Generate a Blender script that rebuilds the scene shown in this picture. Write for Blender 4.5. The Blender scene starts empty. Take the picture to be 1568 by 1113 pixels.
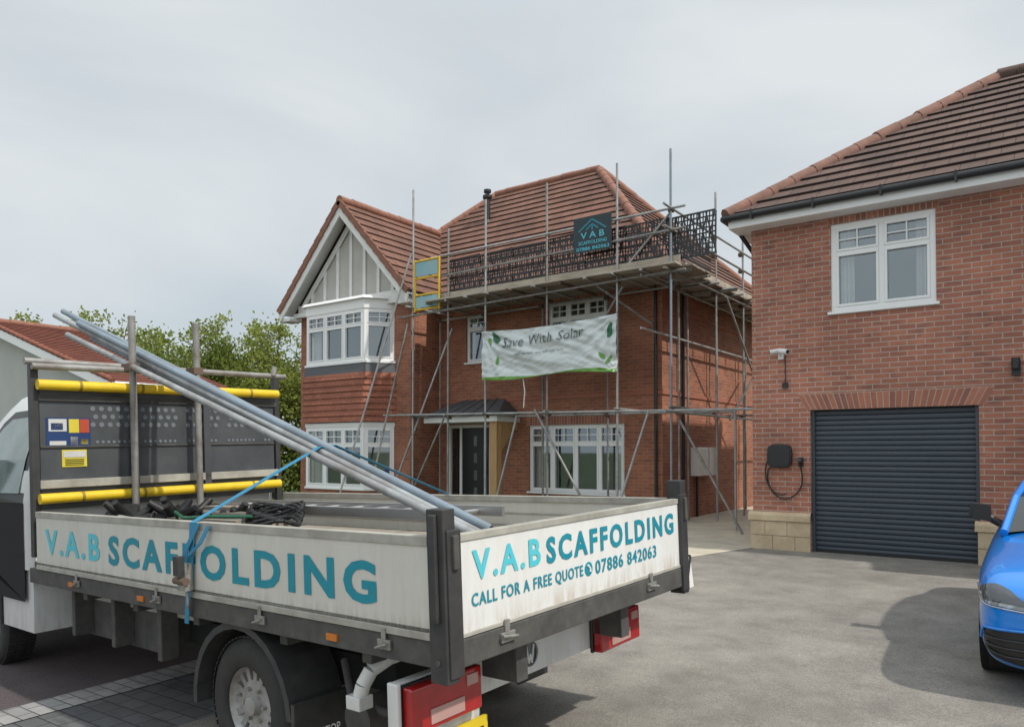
import bpy, math, random
from mathutils import Vector, Matrix
from mathutils import noise as mn
from mathutils.bvhtree import BVHTree
random.seed(4)
S=bpy.context.scene
V=Vector
# ------------------------------------------------------------ materials
def newmat(name):
    m=bpy.data.materials.new(name); m.use_nodes=True
    nt=m.node_tree; b=nt.nodes['Principled BSDF']
    return m,nt,b
def N(nt,t,**k):
    n=nt.nodes.new(t)
    for a,v in k.items(): setattr(n,a,v)
    return n
def c4(c): return (c[0],c[1],c[2],1)
def M(name,col,rough=.6,metal=0,col2=None,ns=3,bump=0,bs=40,contrast=.2,coat=0,stretch=(1,1,1),spec=None,dirt=None):
    m,nt,b=newmat(name)
    b.inputs['Roughness'].default_value=rough; b.inputs['Metallic'].default_value=metal
    if coat: b.inputs['Coat Weight'].default_value=coat; b.inputs['Coat Roughness'].default_value=.05
    if spec is not None: b.inputs['Specular IOR Level'].default_value=spec
    tc=N(nt,'ShaderNodeTexCoord'); mp=N(nt,'ShaderNodeMapping'); mp.inputs['Scale'].default_value=stretch
    nt.links.new(tc.outputs['Object'],mp.inputs['Vector'])
    if col2 is None: col2=tuple(c*.82 for c in col)
    no=N(nt,'ShaderNodeTexNoise'); no.inputs['Scale'].default_value=ns; no.inputs['Detail'].default_value=6
    no.inputs['Roughness'].default_value=.65
    nt.links.new(mp.outputs[0],no.inputs['Vector'])
    r=N(nt,'ShaderNodeValToRGB'); r.color_ramp.elements[0].position=.5-contrast; r.color_ramp.elements[1].position=.5+contrast
    r.color_ramp.elements[0].color=c4(col2); r.color_ramp.elements[1].color=c4(col)
    nt.links.new(no.outputs['Fac'],r.inputs['Fac'])
    last=r.outputs[0]
    if dirt:
        L=nt.links; sp=N(nt,'ShaderNodeSeparateXYZ'); L.new(tc.outputs['Object'],sp.inputs[0])
        mr=N(nt,'ShaderNodeMapRange'); mr.inputs['From Min'].default_value=dirt[0]; mr.inputs['From Max'].default_value=dirt[1]; mr.inputs['To Min'].default_value=.75; mr.inputs['To Max'].default_value=0
        L.new(sp.outputs['Z'],mr.inputs[0])
        m2=N(nt,'ShaderNodeMapping'); m2.inputs['Scale'].default_value=(9,9,1.5); L.new(tc.outputs['Object'],m2.inputs[0])
        n2=N(nt,'ShaderNodeTexNoise'); n2.inputs['Scale'].default_value=2; n2.inputs['Detail'].default_value=7; n2.inputs['Roughness'].default_value=.75; L.new(m2.outputs[0],n2.inputs['Vector'])
        r2=N(nt,'ShaderNodeMapRange'); r2.inputs['From Min'].default_value=.42; r2.inputs['From Max'].default_value=.72; L.new(n2.outputs[0],r2.inputs[0])
        ad=N(nt,'ShaderNodeMath',operation='MULTIPLY_ADD',use_clamp=True); L.new(mr.outputs[0],ad.inputs[0]); L.new(r2.outputs[0],ad.inputs[1])
        mu=N(nt,'ShaderNodeMath',operation='MULTIPLY'); mu.inputs[1].default_value=.16; L.new(r2.outputs[0],mu.inputs[0]); L.new(mu.outputs[0],ad.inputs[2])
        mx=N(nt,'ShaderNodeMix',data_type='RGBA'); L.new(ad.outputs[0],mx.inputs['Factor']); L.new(last,mx.inputs['A']); mx.inputs['B'].default_value=c4(dirt[2]); last=mx.outputs['Result']
    nt.links.new(last,b.inputs['Base Color'])
    if bump:
        n2=N(nt,'ShaderNodeTexNoise'); n2.inputs['Scale'].default_value=bs; n2.inputs['Detail'].default_value=4
        nt.links.new(mp.outputs[0],n2.inputs['Vector'])
        bp=N(nt,'ShaderNodeBump'); bp.inputs['Strength'].default_value=bump; bp.inputs['Distance'].default_value=.01
        nt.links.new(n2.outputs['Fac'],bp.inputs['Height']); nt.links.new(bp.outputs[0],b.inputs['Normal'])
    return m
def brickmat(name,c1,c2,c3,mortar,bw=.225,rh=.075,ms=.006,bump=.5,off=.5,rough=.85,big=.35):
    m,nt,b=newmat(name); b.inputs['Roughness'].default_value=rough
    tc=N(nt,'ShaderNodeTexCoord'); L=nt.links
    br=N(nt,'ShaderNodeTexBrick'); br.offset=off
    for k,v in (('Scale',1),('Mortar Size',ms),('Mortar Smooth',.2),('Bias',0),('Brick Width',bw),('Row Height',rh)): br.inputs[k].default_value=v
    br.inputs['Color1'].default_value=c4(c1); br.inputs['Color2'].default_value=c4(c2); br.inputs['Mortar'].default_value=c4(mortar)
    L.new(tc.outputs['UV'],br.inputs['Vector'])
    n1=N(nt,'ShaderNodeTexNoise'); n1.inputs['Scale'].default_value=7; n1.inputs['Detail'].default_value=3
    mp=N(nt,'ShaderNodeMapping'); mp.inputs['Scale'].default_value=(.5,1.6,1)
    L.new(tc.outputs['UV'],mp.inputs[0]); L.new(mp.outputs[0],n1.inputs['Vector'])
    rp=N(nt,'ShaderNodeValToRGB'); rp.color_ramp.elements[0].position=.56; rp.color_ramp.elements[1].position=.66
    L.new(n1.outputs['Fac'],rp.inputs[0])
    mx=N(nt,'ShaderNodeMix',data_type='RGBA'); mx.inputs['B'].default_value=c4(c3)
    im=N(nt,'ShaderNodeMath',operation='SUBTRACT'); im.inputs[0].default_value=1; L.new(br.outputs['Fac'],im.inputs[1])
    mu=N(nt,'ShaderNodeMath',operation='MULTIPLY'); L.new(im.outputs[0],mu.inputs[0]); L.new(rp.outputs[0],mu.inputs[1])
    m2=N(nt,'ShaderNodeMath',operation='MULTIPLY'); m2.inputs[1].default_value=.6; L.new(mu.outputs[0],m2.inputs[0])
    L.new(m2.outputs[0],mx.inputs['Factor']); L.new(br.outputs['Color'],mx.inputs['A'])
    n3=N(nt,'ShaderNodeTexNoise'); n3.inputs['Scale'].default_value=.7; n3.inputs['Detail'].default_value=7; n3.inputs['Roughness'].default_value=.7
    L.new(tc.outputs['UV'],n3.inputs['Vector'])
    mr=N(nt,'ShaderNodeMapRange'); mr.inputs['From Min'].default_value=.3; mr.inputs['From Max'].default_value=.7
    mr.inputs['To Min'].default_value=1-big; mr.inputs['To Max'].default_value=1+big*.5
    L.new(n3.outputs['Fac'],mr.inputs['Value'])
    mm=N(nt,'ShaderNodeMix',data_type='RGBA',blend_type='MULTIPLY'); mm.inputs['Factor'].default_value=1
    L.new(mx.outputs['Result'],mm.inputs['A']); L.new(mr.outputs[0],mm.inputs['B'])
    L.new(mm.outputs['Result'],b.inputs['Base Color'])
    bp=N(nt,'ShaderNodeBump'); bp.inputs['Strength'].default_value=bump; bp.inputs['Distance'].default_value=.008
    ad=N(nt,'ShaderNodeMath',operation='MULTIPLY_ADD')
    n4=N(nt,'ShaderNodeTexNoise'); n4.inputs['Scale'].default_value=60; L.new(tc.outputs['UV'],n4.inputs['Vector'])
    ad.inputs[1].default_value=.4; L.new(n4.outputs['Fac'],ad.inputs[0]); L.new(im.outputs[0],ad.inputs[2])
    L.new(ad.outputs[0],bp.inputs['Height']); L.new(bp.outputs[0],b.inputs['Normal'])
    return m
brick_main=brickmat('brick_main',(.40,.148,.078),(.29,.10,.057),(.16,.067,.05),(.32,.24,.18))
brick_nb=brickmat('brick_neighbour',(.45,.178,.113),(.335,.13,.09),(.19,.097,.082),(.46,.37,.30),ms=.007)
soldiers=[M('soldier_brick_a',(.44,.17,.105),.85,ns=9,bump=.3),M('soldier_brick_b',(.37,.14,.09),.85,ns=9,bump=.3),M('soldier_brick_c',(.30,.12,.085),.85,ns=9,bump=.3)]
soldier_m=soldiers[1]
mortar_m=M('mortar',(.48,.40,.33),.9)
tile_main=brickmat('roof_tile_main',(.21,.10,.067),(.165,.08,.055),(.12,.064,.05),(.05,.025,.02),bw=.30,rh=.33,ms=.006,bump=.3,big=.45)
tile_nb=brickmat('roof_tile_neighbour',(.14,.085,.068),(.108,.067,.055),(.08,.053,.045),(.035,.022,.02),bw=.30,rh=.33,ms=.006,bump=.3,big=.45)
tile_hang=brickmat('tile_hanging',(.38,.14,.085),(.30,.11,.066),(.25,.09,.06),(.08,.03,.02),bw=.17,rh=.10,ms=.004,bump=.3,big=.15)
tile_red=brickmat('roof_tile_red',(.30,.10,.06),(.24,.08,.05),(.2,.07,.05),(.1,.03,.02),bw=.3,rh=.33)
ridge_m=M('ridge_tile',(.31,.14,.095),.8,col2=(.19,.09,.06),ns=6,bump=.3)
ridge_n=M('ridge_tile_dull',(.27,.135,.10),.85,col2=(.15,.085,.065),ns=4,bump=.3)
white=M('upvc_white',(.84,.84,.83),.35,col2=(.80,.80,.78),ns=2)
whited=M('white_fascia',(.78,.78,.76),.5,col2=(.66,.65,.61),ns=2)
render_m=M('gable_render',(.52,.505,.46),.9,col2=(.44,.42,.38),ns=2,bump=.2)
blackp=M('black_plastic',(.02,.02,.022),.4)
leadm=M('lead_grey',(.09,.095,.10),.6,bump=.2,bs=10)
garage_m=M('roller_shutter',(.055,.070,.088),.42,col2=(.048,.061,.077),ns=1)
stone_m=M('cream_stone',(.62,.50,.33),.9,col2=(.45,.35,.23),ns=5,bump=.5)
curt=M('curtain',(.74,.72,.69),.9)
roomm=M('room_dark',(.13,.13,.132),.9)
steel=M('galvanised_tube',(.44,.45,.45),.45,.3,col2=(.24,.235,.22),ns=5,contrast=.22)
steelw=M('galvanised_tube_weathered',(.33,.33,.32),.6,.25,col2=(.17,.15,.13),ns=7,contrast=.2)
steelb=M('galvanised_tube_blue',(.25,.33,.38),.5,.3,col2=(.2,.22,.24),ns=5)
rusty=M('coupler_rust',(.16,.11,.08),.8,.2)
plank=M('scaffold_board',(.36,.31,.25),.9,col2=(.18,.155,.13),ns=4,bump=.3,stretch=(.3,1,1))
plankl=M('toe_board',(.50,.44,.36),.9,col2=(.28,.24,.19),ns=4,bump=.3,stretch=(.3,1,1))
timber=M('oak_post',(.50,.31,.14),.7,col2=(.36,.21,.09),ns=4,stretch=(6,6,.6))
doorm=M('door_black',(.010,.011,.013),.3)
dglass=M('door_glass',(.12,.13,.135),.1)
teal=M('vinyl_teal',(.004,.22,.30),.4,col2=(.02,.26,.33),ns=14,contrast=.3)
cyan=M('vinyl_cyan',(.04,.50,.60),.4,col2=(.14,.54,.61),ns=14,contrast=.3)
def glassmat():
    m=bpy.data.materials.new('window_glass'); m.use_nodes=True; nt=m.node_tree; nt.nodes.clear()
    o=N(nt,'ShaderNodeOutputMaterial'); t=N(nt,'ShaderNodeBsdfTransparent'); t.inputs[0].default_value=(.8,.84,.84,1)
    g=N(nt,'ShaderNodeBsdfGlossy'); g.inputs['Roughness'].default_value=.02; g.inputs[0].default_value=(.8,.9,.95,1)
    x=N(nt,'ShaderNodeMixShader'); x.inputs[0].default_value=.22
    nt.links.new(t.outputs[0],x.inputs[1]); nt.links.new(g.outputs[0],x.inputs[2]); nt.links.new(x.outputs[0],o.inputs[0]); return m
glass=glassmat()
# ------------------------------------------------------------ mesh builder
def empty(name,loc=(0,0,0)):
    e=bpy.data.objects.new(name,None); e.location=loc; S.collection.objects.link(e); e.empty_display_size=.3; return e
class MB:
    def __init__(s): s.v=[];s.f=[];s.m=[];s.mats=[];s.sm=[];s.uv=[]
    def mi(s,mat):
        if mat not in s.mats: s.mats.append(mat)
        return s.mats.index(mat)
    def add(s,vs,fs,mat,smooth=False,uvs=None):
        o=len(s.v); s.v+= [tuple(p) for p in vs]; k=s.mi(mat)
        for i,f in enumerate(fs):
            s.f.append([o+j for j in f]); s.m.append(k); s.sm.append(smooth); s.uv.append(uvs[i] if uvs else None)
    def face(s,pts,mat,uv=None): s.add(pts,[list(range(len(pts)))],mat,False,[uv] if uv else None)
    def box(s,a,b,mat):
        x0,x1=sorted((a[0],b[0]));y0,y1=sorted((a[1],b[1]));z0,z1=sorted((a[2],b[2]))
        s.add([(x0,y0,z0),(x1,y0,z0),(x1,y1,z0),(x0,y1,z0),(x0,y0,z1),(x1,y0,z1),(x1,y1,z1),(x0,y1,z1)],
              [(0,3,2,1),(4,5,6,7),(0,1,5,4),(1,2,6,5),(2,3,7,6),(3,0,4,7)],mat)
    def obox(s,O,u,n,w,d0,d1,x0,z0,z1,mat,up=V((0,0,1))):
        O=V(O);P=[]
        for z in (z0,z1):
            for (a,d) in ((x0,d1),(x0+w,d1),(x0+w,d0),(x0,d0)): P.append(O+u*a+n*d+up*z)
        s.add(P,[(0,3,2,1),(4,5,6,7),(0,1,5,4),(1,2,6,5),(2,3,7,6),(3,0,4,7)],mat)
    def tube(s,p,q,r,mat,n=10,r2=None,caps=True):
        p=V(p);q=V(q);r2=r if r2 is None else r2
        d=(q-p).normalized(); a=d.orthogonal().normalized(); b=d.cross(a)
        vs=[]
        for (c,rr) in ((p,r),(q,r2)):
            for i in range(n):
                t=2*math.pi*i/n; vs.append(c+a*math.cos(t)*rr+b*math.sin(t)*rr)
        s.add(vs,[(i,(i+1)%n,n+(i+1)%n,n+i) for i in range(n)],mat,True)
        if caps:
            s.add(vs[:n],[list(range(n))[::-1]],mat); s.add(vs[n:],[list(range(n))],mat)
    def path(s,pts,r,mat,n=8):
        for a,b in zip(pts[:-1],pts[1:]): s.tube(a,b,r,mat,n)
    def prism(s,poly,vec,mat):
        n=len(poly);vec=V(vec);P=[V(p) for p in poly]; vs=P+[p+vec for p in P]
        nn=V((0,0,0))
        for i in range(n): nn+=P[i].cross(P[(i+1)%n])
        fl = nn.dot(vec)>0
        A=list(range(n)); B=[n+i for i in range(n)]
        fs=[A[::-1],B] if fl else [A,B[::-1]]
        for i in range(n):
            j=(i+1)%n; q=(i,j,n+j,n+i); fs.append(q if fl else q[::-1])
        s.add(vs,fs,mat)
    def finish(s,name,parent=None,bevel=0,matrix=None,seg=2):
        me=bpy.data.meshes.new(name); me.from_pydata(s.v,[],s.f)
        for m in s.mats: me.materials.append(m)
        me.polygons.foreach_set('material_index',s.m); me.polygons.foreach_set('use_smooth',s.sm)
        me.update(); uvl=me.uv_layers.new(name='UVMap'); Z=V((0,0,1))
        for p in me.polygons:
            u=s.uv[p.index]
            if u:
                for k,li in enumerate(p.loop_indices): uvl.data[li].uv=u[k]
            else:
                n=p.normal
                if abs(n.z)>.98: t=V((1,0,0))
                else: t=Z.cross(n).normalized()
                w=n.cross(t)
                for li in p.loop_indices:
                    c=me.vertices[me.loops[li].vertex_index].co
                    uvl.data[li].uv=(c.dot(t),c.dot(w) if abs(n.z)>.05 else c.z)
        o=bpy.data.objects.new(name,me); S.collection.objects.link(o)
        if parent: o.parent=parent
        if bevel:
            b=o.modifiers.new('Bevel','BEVEL'); b.width=bevel; b.segments=seg; b.limit_method='ANGLE'
        return o
def text_mesh(name,body,O,u,v,w,h,mat,parent,bold=.0,track=1.0):
    cu=bpy.data.curves.new(name,'FONT'); cu.body=body; cu.offset=bold; cu.resolution_u=3; cu.space_character=track
    ob=bpy.data.objects.new(name+'_tmp',cu); S.collection.objects.link(ob)
    bpy.context.view_layer.update()
    me=bpy.data.meshes.new_from_object(ob.evaluated_get(bpy.context.evaluated_depsgraph_get()))
    bpy.data.objects.remove(ob)
    xs=[q.co.x for q in me.vertices]; ys=[q.co.y for q in me.vertices]
    x0,x1,y0,y1=min(xs),max(xs),min(ys),max(ys); O=V(O);u=V(u);v=V(v)
    for q in me.vertices:
        a=(q.co.x-x0)/(x1-x0)*w; b=(q.co.y-y0)/(y1-y0)*h
        q.co=O+u*a+v*b
    me.materials.clear(); me.materials.append(mat)
    o=bpy.data.objects.new(name,me); S.collection.objects.link(o); o.parent=parent
    return o
X_,Y_,Z_=V((1,0,0)),V((0,1,0)),V((0,0,1))
# ------------------------------------------------------------ ground
def g(x,y):
    r=.809*x+.588*y
    if r>=2: return 0.
    if r<=-20: return -.66
    return (r-2)*.03
def clip(poly,f):
    out=[]
    for i in range(len(poly)):
        a=poly[i];b=poly[(i+1)%len(poly)];fa=f(a);fb=f(b)
        if fa>=0: out.append(a)
        if (fa>=0)!=(fb>=0):
            t=fa/(fa-fb); out.append((a[0]+(b[0]-a[0])*t,a[1]+(b[1]-a[1])*t))
    return out
def sheet(name,poly,lift,mat,parent=None):
    mb=MB(); R=lambda p:.809*p[0]+.588*p[1]
    for lo,hi in ((-1e4,-20),(-20,2),(2,1e4)):
        q=clip(clip(poly,lambda p:R(p)-lo),lambda p:hi-R(p))
        if len(q)>=3: mb.face([(p[0],p[1],g(*p)+lift) for p in q],mat)
    return mb.finish(name,parent)
def asphalt(name,c,c2,sp,stain=.5):
    m,nt,b=newmat(name); L=nt.links; b.inputs['Roughness'].default_value=.9
    tc=N(nt,'ShaderNodeTexCoord')
    def no(s,d,r=.6):
        n=N(nt,'ShaderNodeTexNoise'); n.inputs['Scale'].default_value=s; n.inputs['Detail'].default_value=d; n.inputs['Roughness'].default_value=r
        L.new(tc.outputs['Object'],n.inputs['Vector']); return n
    a=no(.45,8,.65); r=N(nt,'ShaderNodeValToRGB'); r.color_ramp.elements[0].position=.38; r.color_ramp.elements[1].position=.62
    r.color_ramp.elements[0].color=c4(c2); r.color_ramp.elements[1].color=c4(c); L.new(a.outputs[0],r.inputs[0])
    bb=no(90,3,.8); r2=N(nt,'ShaderNodeMapRange'); r2.inputs['From Min'].default_value=.3; r2.inputs['From Max'].default_value=.7
    r2.inputs['To Min'].default_value=1-sp; r2.inputs['To Max'].default_value=1+sp; L.new(bb.outputs[0],r2.inputs[0])
    mm=N(nt,'ShaderNodeMix',data_type='RGBA',blend_type='MULTIPLY'); mm.inputs['Factor'].default_value=1
    L.new(r.outputs[0],mm.inputs['A']); L.new(r2.outputs[0],mm.inputs['B'])
    d=no(2.2,6,.7); r3=N(nt,'ShaderNodeMapRange'); r3.inputs['From Min'].default_value=.35; r3.inputs['From Max'].default_value=.6
    r3.inputs['To Min'].default_value=1-stain*.35; r3.inputs['To Max'].default_value=1.05; L.new(d.outputs[0],r3.inputs[0])
    m3=N(nt,'ShaderNodeMix',data_type='RGBA',blend_type='MULTIPLY'); m3.inputs['Factor'].default_value=1
    L.new(mm.outputs['Result'],m3.inputs['A']); L.new(r3.outputs[0],m3.inputs['B']); L.new(m3.outputs['Result'],b.inputs['Base Color'])
    bp=N(nt,'ShaderNodeBump'); bp.inputs['Strength'].default_value=.5; bp.inputs['Distance'].default_value=.006
    L.new(bb.outputs[0],bp.inputs['Height']); L.new(bp.outputs[0],b.inputs['Normal'])
    return m
drive_m=asphalt('driveway_asphalt',(.265,.245,.215),(.195,.18,.158),.45,.7)
road_m=asphalt('road_asphalt',(.10,.077,.080),(.072,.057,.060),.6)
conc_m=asphalt('pale_concrete',(.58,.52,.40),(.44,.40,.32),.15)
grass_m=asphalt('grass',(.07,.10,.03),(.05,.075,.02),.4)
sett_m=brickmat('granite_sett',(.38,.37,.36),(.30,.295,.29),(.2,.2,.2),(.12,.12,.12),bw=.2,rh=.1,ms=.006)
paver_m=brickmat('block_paver',(.13,.13,.133),(.095,.095,.098),(.07,.07,.075),(.03,.03,.03),bw=.2,rh=.13,ms=.005)
sheet('ground',[(-600,-600),(600,-600),(600,600),(-600,600)],0,grass_m)
sheet('road',[(-22,-30),(-5.52,-30),(-5.52,9),(-22,9)],.004,road_m)
sheet('kerb_strip',[(-5.52,-30),(-5.2,-30),(-5.2,9),(-5.52,9)],.008,sett_m)
sheet('block_paving',[(-5.2,-30),(-4.25,-30),(-4.25,9),(-5.2,9)],.004,paver_m)
sheet('driveway',[(-4.25,-30),(9,-30),(9,11.9),(-4.25,11.9)],.004,drive_m)
sheet('driveway_apron',[(-13,9),(-4.25,9),(-4.25,10.3),(-13,10.3)],.006,drive_m)
sheet('concrete_path',[(-6.8,9.9),(-4.3,9.9),(-3.87,11.7),(-3.87,24),(-6.8,24)],.010,conc_m)
# ------------------------------------------------------------ building helpers
def wall(mb,O,u,w,z0,z1,holes,mat,n,depth=.12):
    O=V(O)
    xs=sorted({0,w,*[h[0] for h in holes],*[h[1] for h in holes]}); zs=sorted({z0,z1,*[h[2] for h in holes],*[h[3] for h in holes]})
    for i in range(len(xs)-1):
        for j in range(len(zs)-1):
            cx=(xs[i]+xs[i+1])/2; cz=(zs[j]+zs[j+1])/2
            if any(h[0]<cx<h[1] and h[2]<cz<h[3] for h in holes): continue
            P=[O+u*xs[i]+Z_*zs[j],O+u*xs[i+1]+Z_*zs[j],O+u*xs[i+1]+Z_*zs[j+1],O+u*xs[i]+Z_*zs[j+1]]
            mb.face(P,mat)
    for h in holes:
        a,b,c,d=[O+u*x+Z_*z for x,z in ((h[0],h[2]),(h[1],h[2]),(h[1],h[3]),(h[0],h[3]))]
        k=-n*depth
        for p,q in ((a,b),(b,c),(c,d),(d,a)): mb.face([p,p+k,q+k,q],mat)
def window(fr,gl,O,u,n,w,h,cols,tr=.3,bars=True,sill=True,set_=.05,curtain=True,room=True,fw=.055):
    O=V(O); d0=-set_-.06; d1=-set_
    B=lambda x,ww,z0,z1,a=d0,b=d1,m=white: fr.obox(O,u,n,ww,a,b,x,z0,z1,m)
    B(0,w,0,fw); B(0,w,h-fw,h); B(0,fw,fw,h-fw); B(w-fw,fw,fw,h-fw)
    cw=(w-fw)/cols
    for i in range(1,cols): B(i*cw,fw,fw,h-fw)
    zt=h*(1-tr)
    for i in range(cols):
        x0=i*cw+fw; x1=(i+1)*cw
        sw=.035
        segs=[(fw,zt-.02),(zt+.02,h-fw)] if tr>0 else [(fw,h-fw)]
        if tr>0: B(x0,x1-x0,zt-.02,zt+.02)
        for k,(a,b) in enumerate(segs):
            for (xx,ww,za,zb) in ((x0,x1-x0,a,a+sw),(x0,x1-x0,b-sw,b),(x0,sw,a+sw,b-sw),(x1-sw,sw,a+sw,b-sw)):
                B(xx,ww,za,zb,d0+.01,d1+.012)
            if k==1 and bars:
                B((x0+x1)/2-.01,.02,a+sw,b-sw,d0+.012,d1+.002)
                B(x0+sw,x1-x0-2*sw,(a+b)/2-.01,(a+b)/2+.01,d0+.014,d1+.001)
    P=[O+n*(d0+.02)+u*a+Z_*b for a,b in ((fw,fw),(w-fw,fw),(w-fw,h-fw),(fw,h-fw))]
    gl.face(P,glass)
    if sill: fr.obox(O,u,n,w+.08,-set_-.01,.05,-.04,-.04,.0,white)
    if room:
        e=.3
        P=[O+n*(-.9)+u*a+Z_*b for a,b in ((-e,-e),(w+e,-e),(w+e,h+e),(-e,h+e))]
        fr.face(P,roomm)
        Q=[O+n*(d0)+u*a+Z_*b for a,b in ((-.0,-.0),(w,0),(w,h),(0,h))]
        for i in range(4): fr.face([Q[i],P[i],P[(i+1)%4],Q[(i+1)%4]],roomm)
    if curtain:
        for side in (0,1):
            cwid=w*random.uniform(.11,.17); k=16
            for i in range(k):
                a0=(i/k)*cwid; a1=((i+1)/k)*cwid
                da=-.2-.03*math.sin(i*1.7); db=-.2-.03*math.sin((i+1)*1.7)
                if side: a0,a1=w-fw-a0,w-fw-a1
                else: a0+=fw;a1+=fw
                fr.face([O+u*a0+n*da+Z_*.02,O+u*a1+n*db+Z_*.02,O+u*a1+n*db+Z_*h,O+u*a0+n*da+Z_*h],curt)
def roof(mb,e0,e1,r0,r1,mat,gauge=.33,lift=.035):
    e0,e1,r0,r1=map(V,(e0,e1,r0,r1)); ud=(e1-e0).normalized()
    n=(e1-e0).cross(r0-e0).normalized()
    if n.z<0: n=-n
    sv=(r0-e0)-ud*(r0-e0).dot(ud); L=sv.length; k=max(2,round(L/gauge))
    P=lambda t:(e0.lerp(r0,t),e1.lerp(r1,t))
    for i in range(k):
        a,b=P(i/k);c,d=P((i+1)/k)
        al=a+n*lift; bl=b+n*lift
        U=lambda p,j:((p-e0).dot(ud),j*.33+.003)
        if (c-d).length<.01: mb.face([al,bl,d],mat,[U(a,i),U(b,i),U(d,i+.98)])
        else: mb.face([al,bl,d,c],mat,[U(a,i),U(b,i),U(d,i+.98),U(c,i+.98)])
        mb.face([a,b,bl,al],mat,[U(a,i),U(b,i),U(b,i),U(a,i)])
    return n
def ridge(mb,p,q,mat=ridge_m,r=.12,seg=.42):
    p=V(p);q=V(q);L=(q-p).length;k=max(1,round(L/seg))
    for i in range(k):
        a=p.lerp(q,i/k);b=p.lerp(q,(i+1)/k+.01/L); j=V((0,0,random.uniform(-.008,.008)))
        mb.tube(a+j,b+j,r,mat,10,r2=r*.93)
def soldier(mb,O,u,n,w,z0,h,flare=.1,bw=.075):
    O=V(O);k=round(w/bw)
    Q=[O+u*0+Z_*z0,O+u*w+Z_*z0,O+u*(w+flare)+Z_*(z0+h),O+u*(-flare)+Z_*(z0+h)]
    mb.prism([q+n*.001 for q in Q],n*.004,mortar_m)
    for i in range(k):
        xb0=i/k*w+.008; xb1=(i+1)/k*w-.008
        xt0=xb0+ (i/k-.5)*2*flare; xt1=xb1+((i+1)/k-.5)*2*flare
        P=[O+u*xb0+Z_*(z0+.003)+n*.002,O+u*xb1+Z_*(z0+.003)+n*.002,O+u*xt1+Z_*(z0+h-.008)+n*.002,O+u*xt0+Z_*(z0+h-.008)+n*.002]
        mb.prism(P,n*random.uniform(.006,.009),random.choice(soldiers))
# ------------------------------------------------------------ MAIN HOUSE
H=empty('brick_house')
nf=V((0,-1,0)); nr=V((1,0,0))
w=MB(); fr=MB(); gl=MB(); rf=MB()
FY=14.7; XR=-6.75; XI=-13.04; XL=-17.3; WY=13.65; BY=23.0; ez=5.25
holes=[(-10.18,-7.65,.56,2.12),(-9.63,-8.07,3.62,4.98),(-12.12,-11.47,3.74,4.95),(-12.75,-11.35,0,2.18)]
wall(w,(XI,FY,0),X_,XR-XI,-1,ez,[(a-XI,b-XI,c,d) for a,b,c,d in holes],brick_main,nf)
wall(w,(XR,FY,0),Y_,BY-FY,-1,ez,[],brick_main,nr)
wall(w,(XL,WY,0),X_,XI-XL,-1,ez,[(.75,3.45,.4,2.2),(.75,3.45,3.8,5.2)],brick_main,nf)
wall(w,(XI,WY,0),Y_,FY-WY,-1,ez,[],brick_main,nr)
wall(w,(XL,WY,0),Y_,BY-WY,-1,ez,[],brick_main,-nr)
wall(w,(XL,BY,0),X_,XR-XL,-1,ez,[],brick_main,-nf)
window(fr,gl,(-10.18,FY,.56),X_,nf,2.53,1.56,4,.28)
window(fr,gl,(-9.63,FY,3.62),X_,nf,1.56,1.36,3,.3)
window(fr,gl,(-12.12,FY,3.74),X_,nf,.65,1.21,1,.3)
for a,b,z in ((-10.18,-7.65,2.12),(-9.63,-8.07,4.98)): soldier(w,(a-.05,FY,0),X_,nf,b-a+.1,z+.003,.215,0)
w.box((XI,FY-.02,-.5),(XR+.02,FY+.05,.15),brick_main)
w.box((XR-.05,FY-.025,2.72),(XR+.025,BY,2.80),soldier_m)
w.box((XR-.05,FY-.022,4.55),(XR+.025,BY,4.63),soldier_m)
w.box((XI,FY-.025,2.72),(XR-.05,FY+.02,2.80),soldier_m)
w.finish('walls',H)
fr.box((-12.75,FY+.05,2.10),(-11.35,FY+.12,2.18),white)
for x in (-12.75,-12.37,-11.42): fr.box((x,FY+.05,0),(x+.07,FY+.12,2.10),white)
fr.box((-12.30,FY+.08,.03),(-11.42,FY+.11,2.10),doorm)
for i in range(4):
    fr.box((-11.92,FY+.070,.35+i*.43),(-11.81,FY+.079,.60+i*.43),dglass)
fr.box((-11.56,FY+.03,.9),(-11.53,FY+.07,1.3),steel)
gl.face([(-12.68,FY+.1,.03),(-12.37,FY+.1,.03),(-12.37,FY+.1,2.1),(-12.68,FY+.1,2.1)],glass)
fr.face([(-12.9,FY+.5,.0),(-11.2,FY+.5,0),(-11.2,FY+.5,2.3),(-12.9,FY+.5,2.3)],roomm)
BYf=13.05
pts=[V((-16.75,WY,0)),V((-16.3,BYf,0)),V((-14.08,BYf,0)),V((-13.62,WY,0))]
def bayband(z0,z1,grow,mat,grow2=None):
    grow2=grow if grow2 is None else grow2
    def off(gw):
        return [V((-16.75-gw,WY,0)),V((-16.3-gw*.7,BYf-gw,0)),V((-14.08+gw*.7,BYf-gw,0)),V((-13.62+gw,WY,0))]
    A=off(grow);B=off(grow2)
    for i in range(3): fr2.face([A[i]+Z_*z0,A[i+1]+Z_*z0,B[i+1]+Z_*z1,B[i]+Z_*z1],mat)
    fr2.face([p+Z_*z0 for p in A][::-1],mat); fr2.face([p+Z_*z1 for p in B],mat)
fr2=MB()
bayband(-.6,.52,0,brick_main)
bayband(.52,.57,.04,white)
bayband(2.14,2.24,.03,white)
k=8
for i in range(k):
    z0=2.26+i*(3.5-2.26)/k; z1=2.26+(i+1)*(3.5-2.26)/k
    bayband(z0,z1,.105,tile_hang,.07)
bayband(3.5,3.74,.07,leadm,.03)
bayband(3.74,3.80,.05,white)
bayband(5.12,5.36,.03,white)
bayband(5.36,5.44,.12,white,.06)
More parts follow.
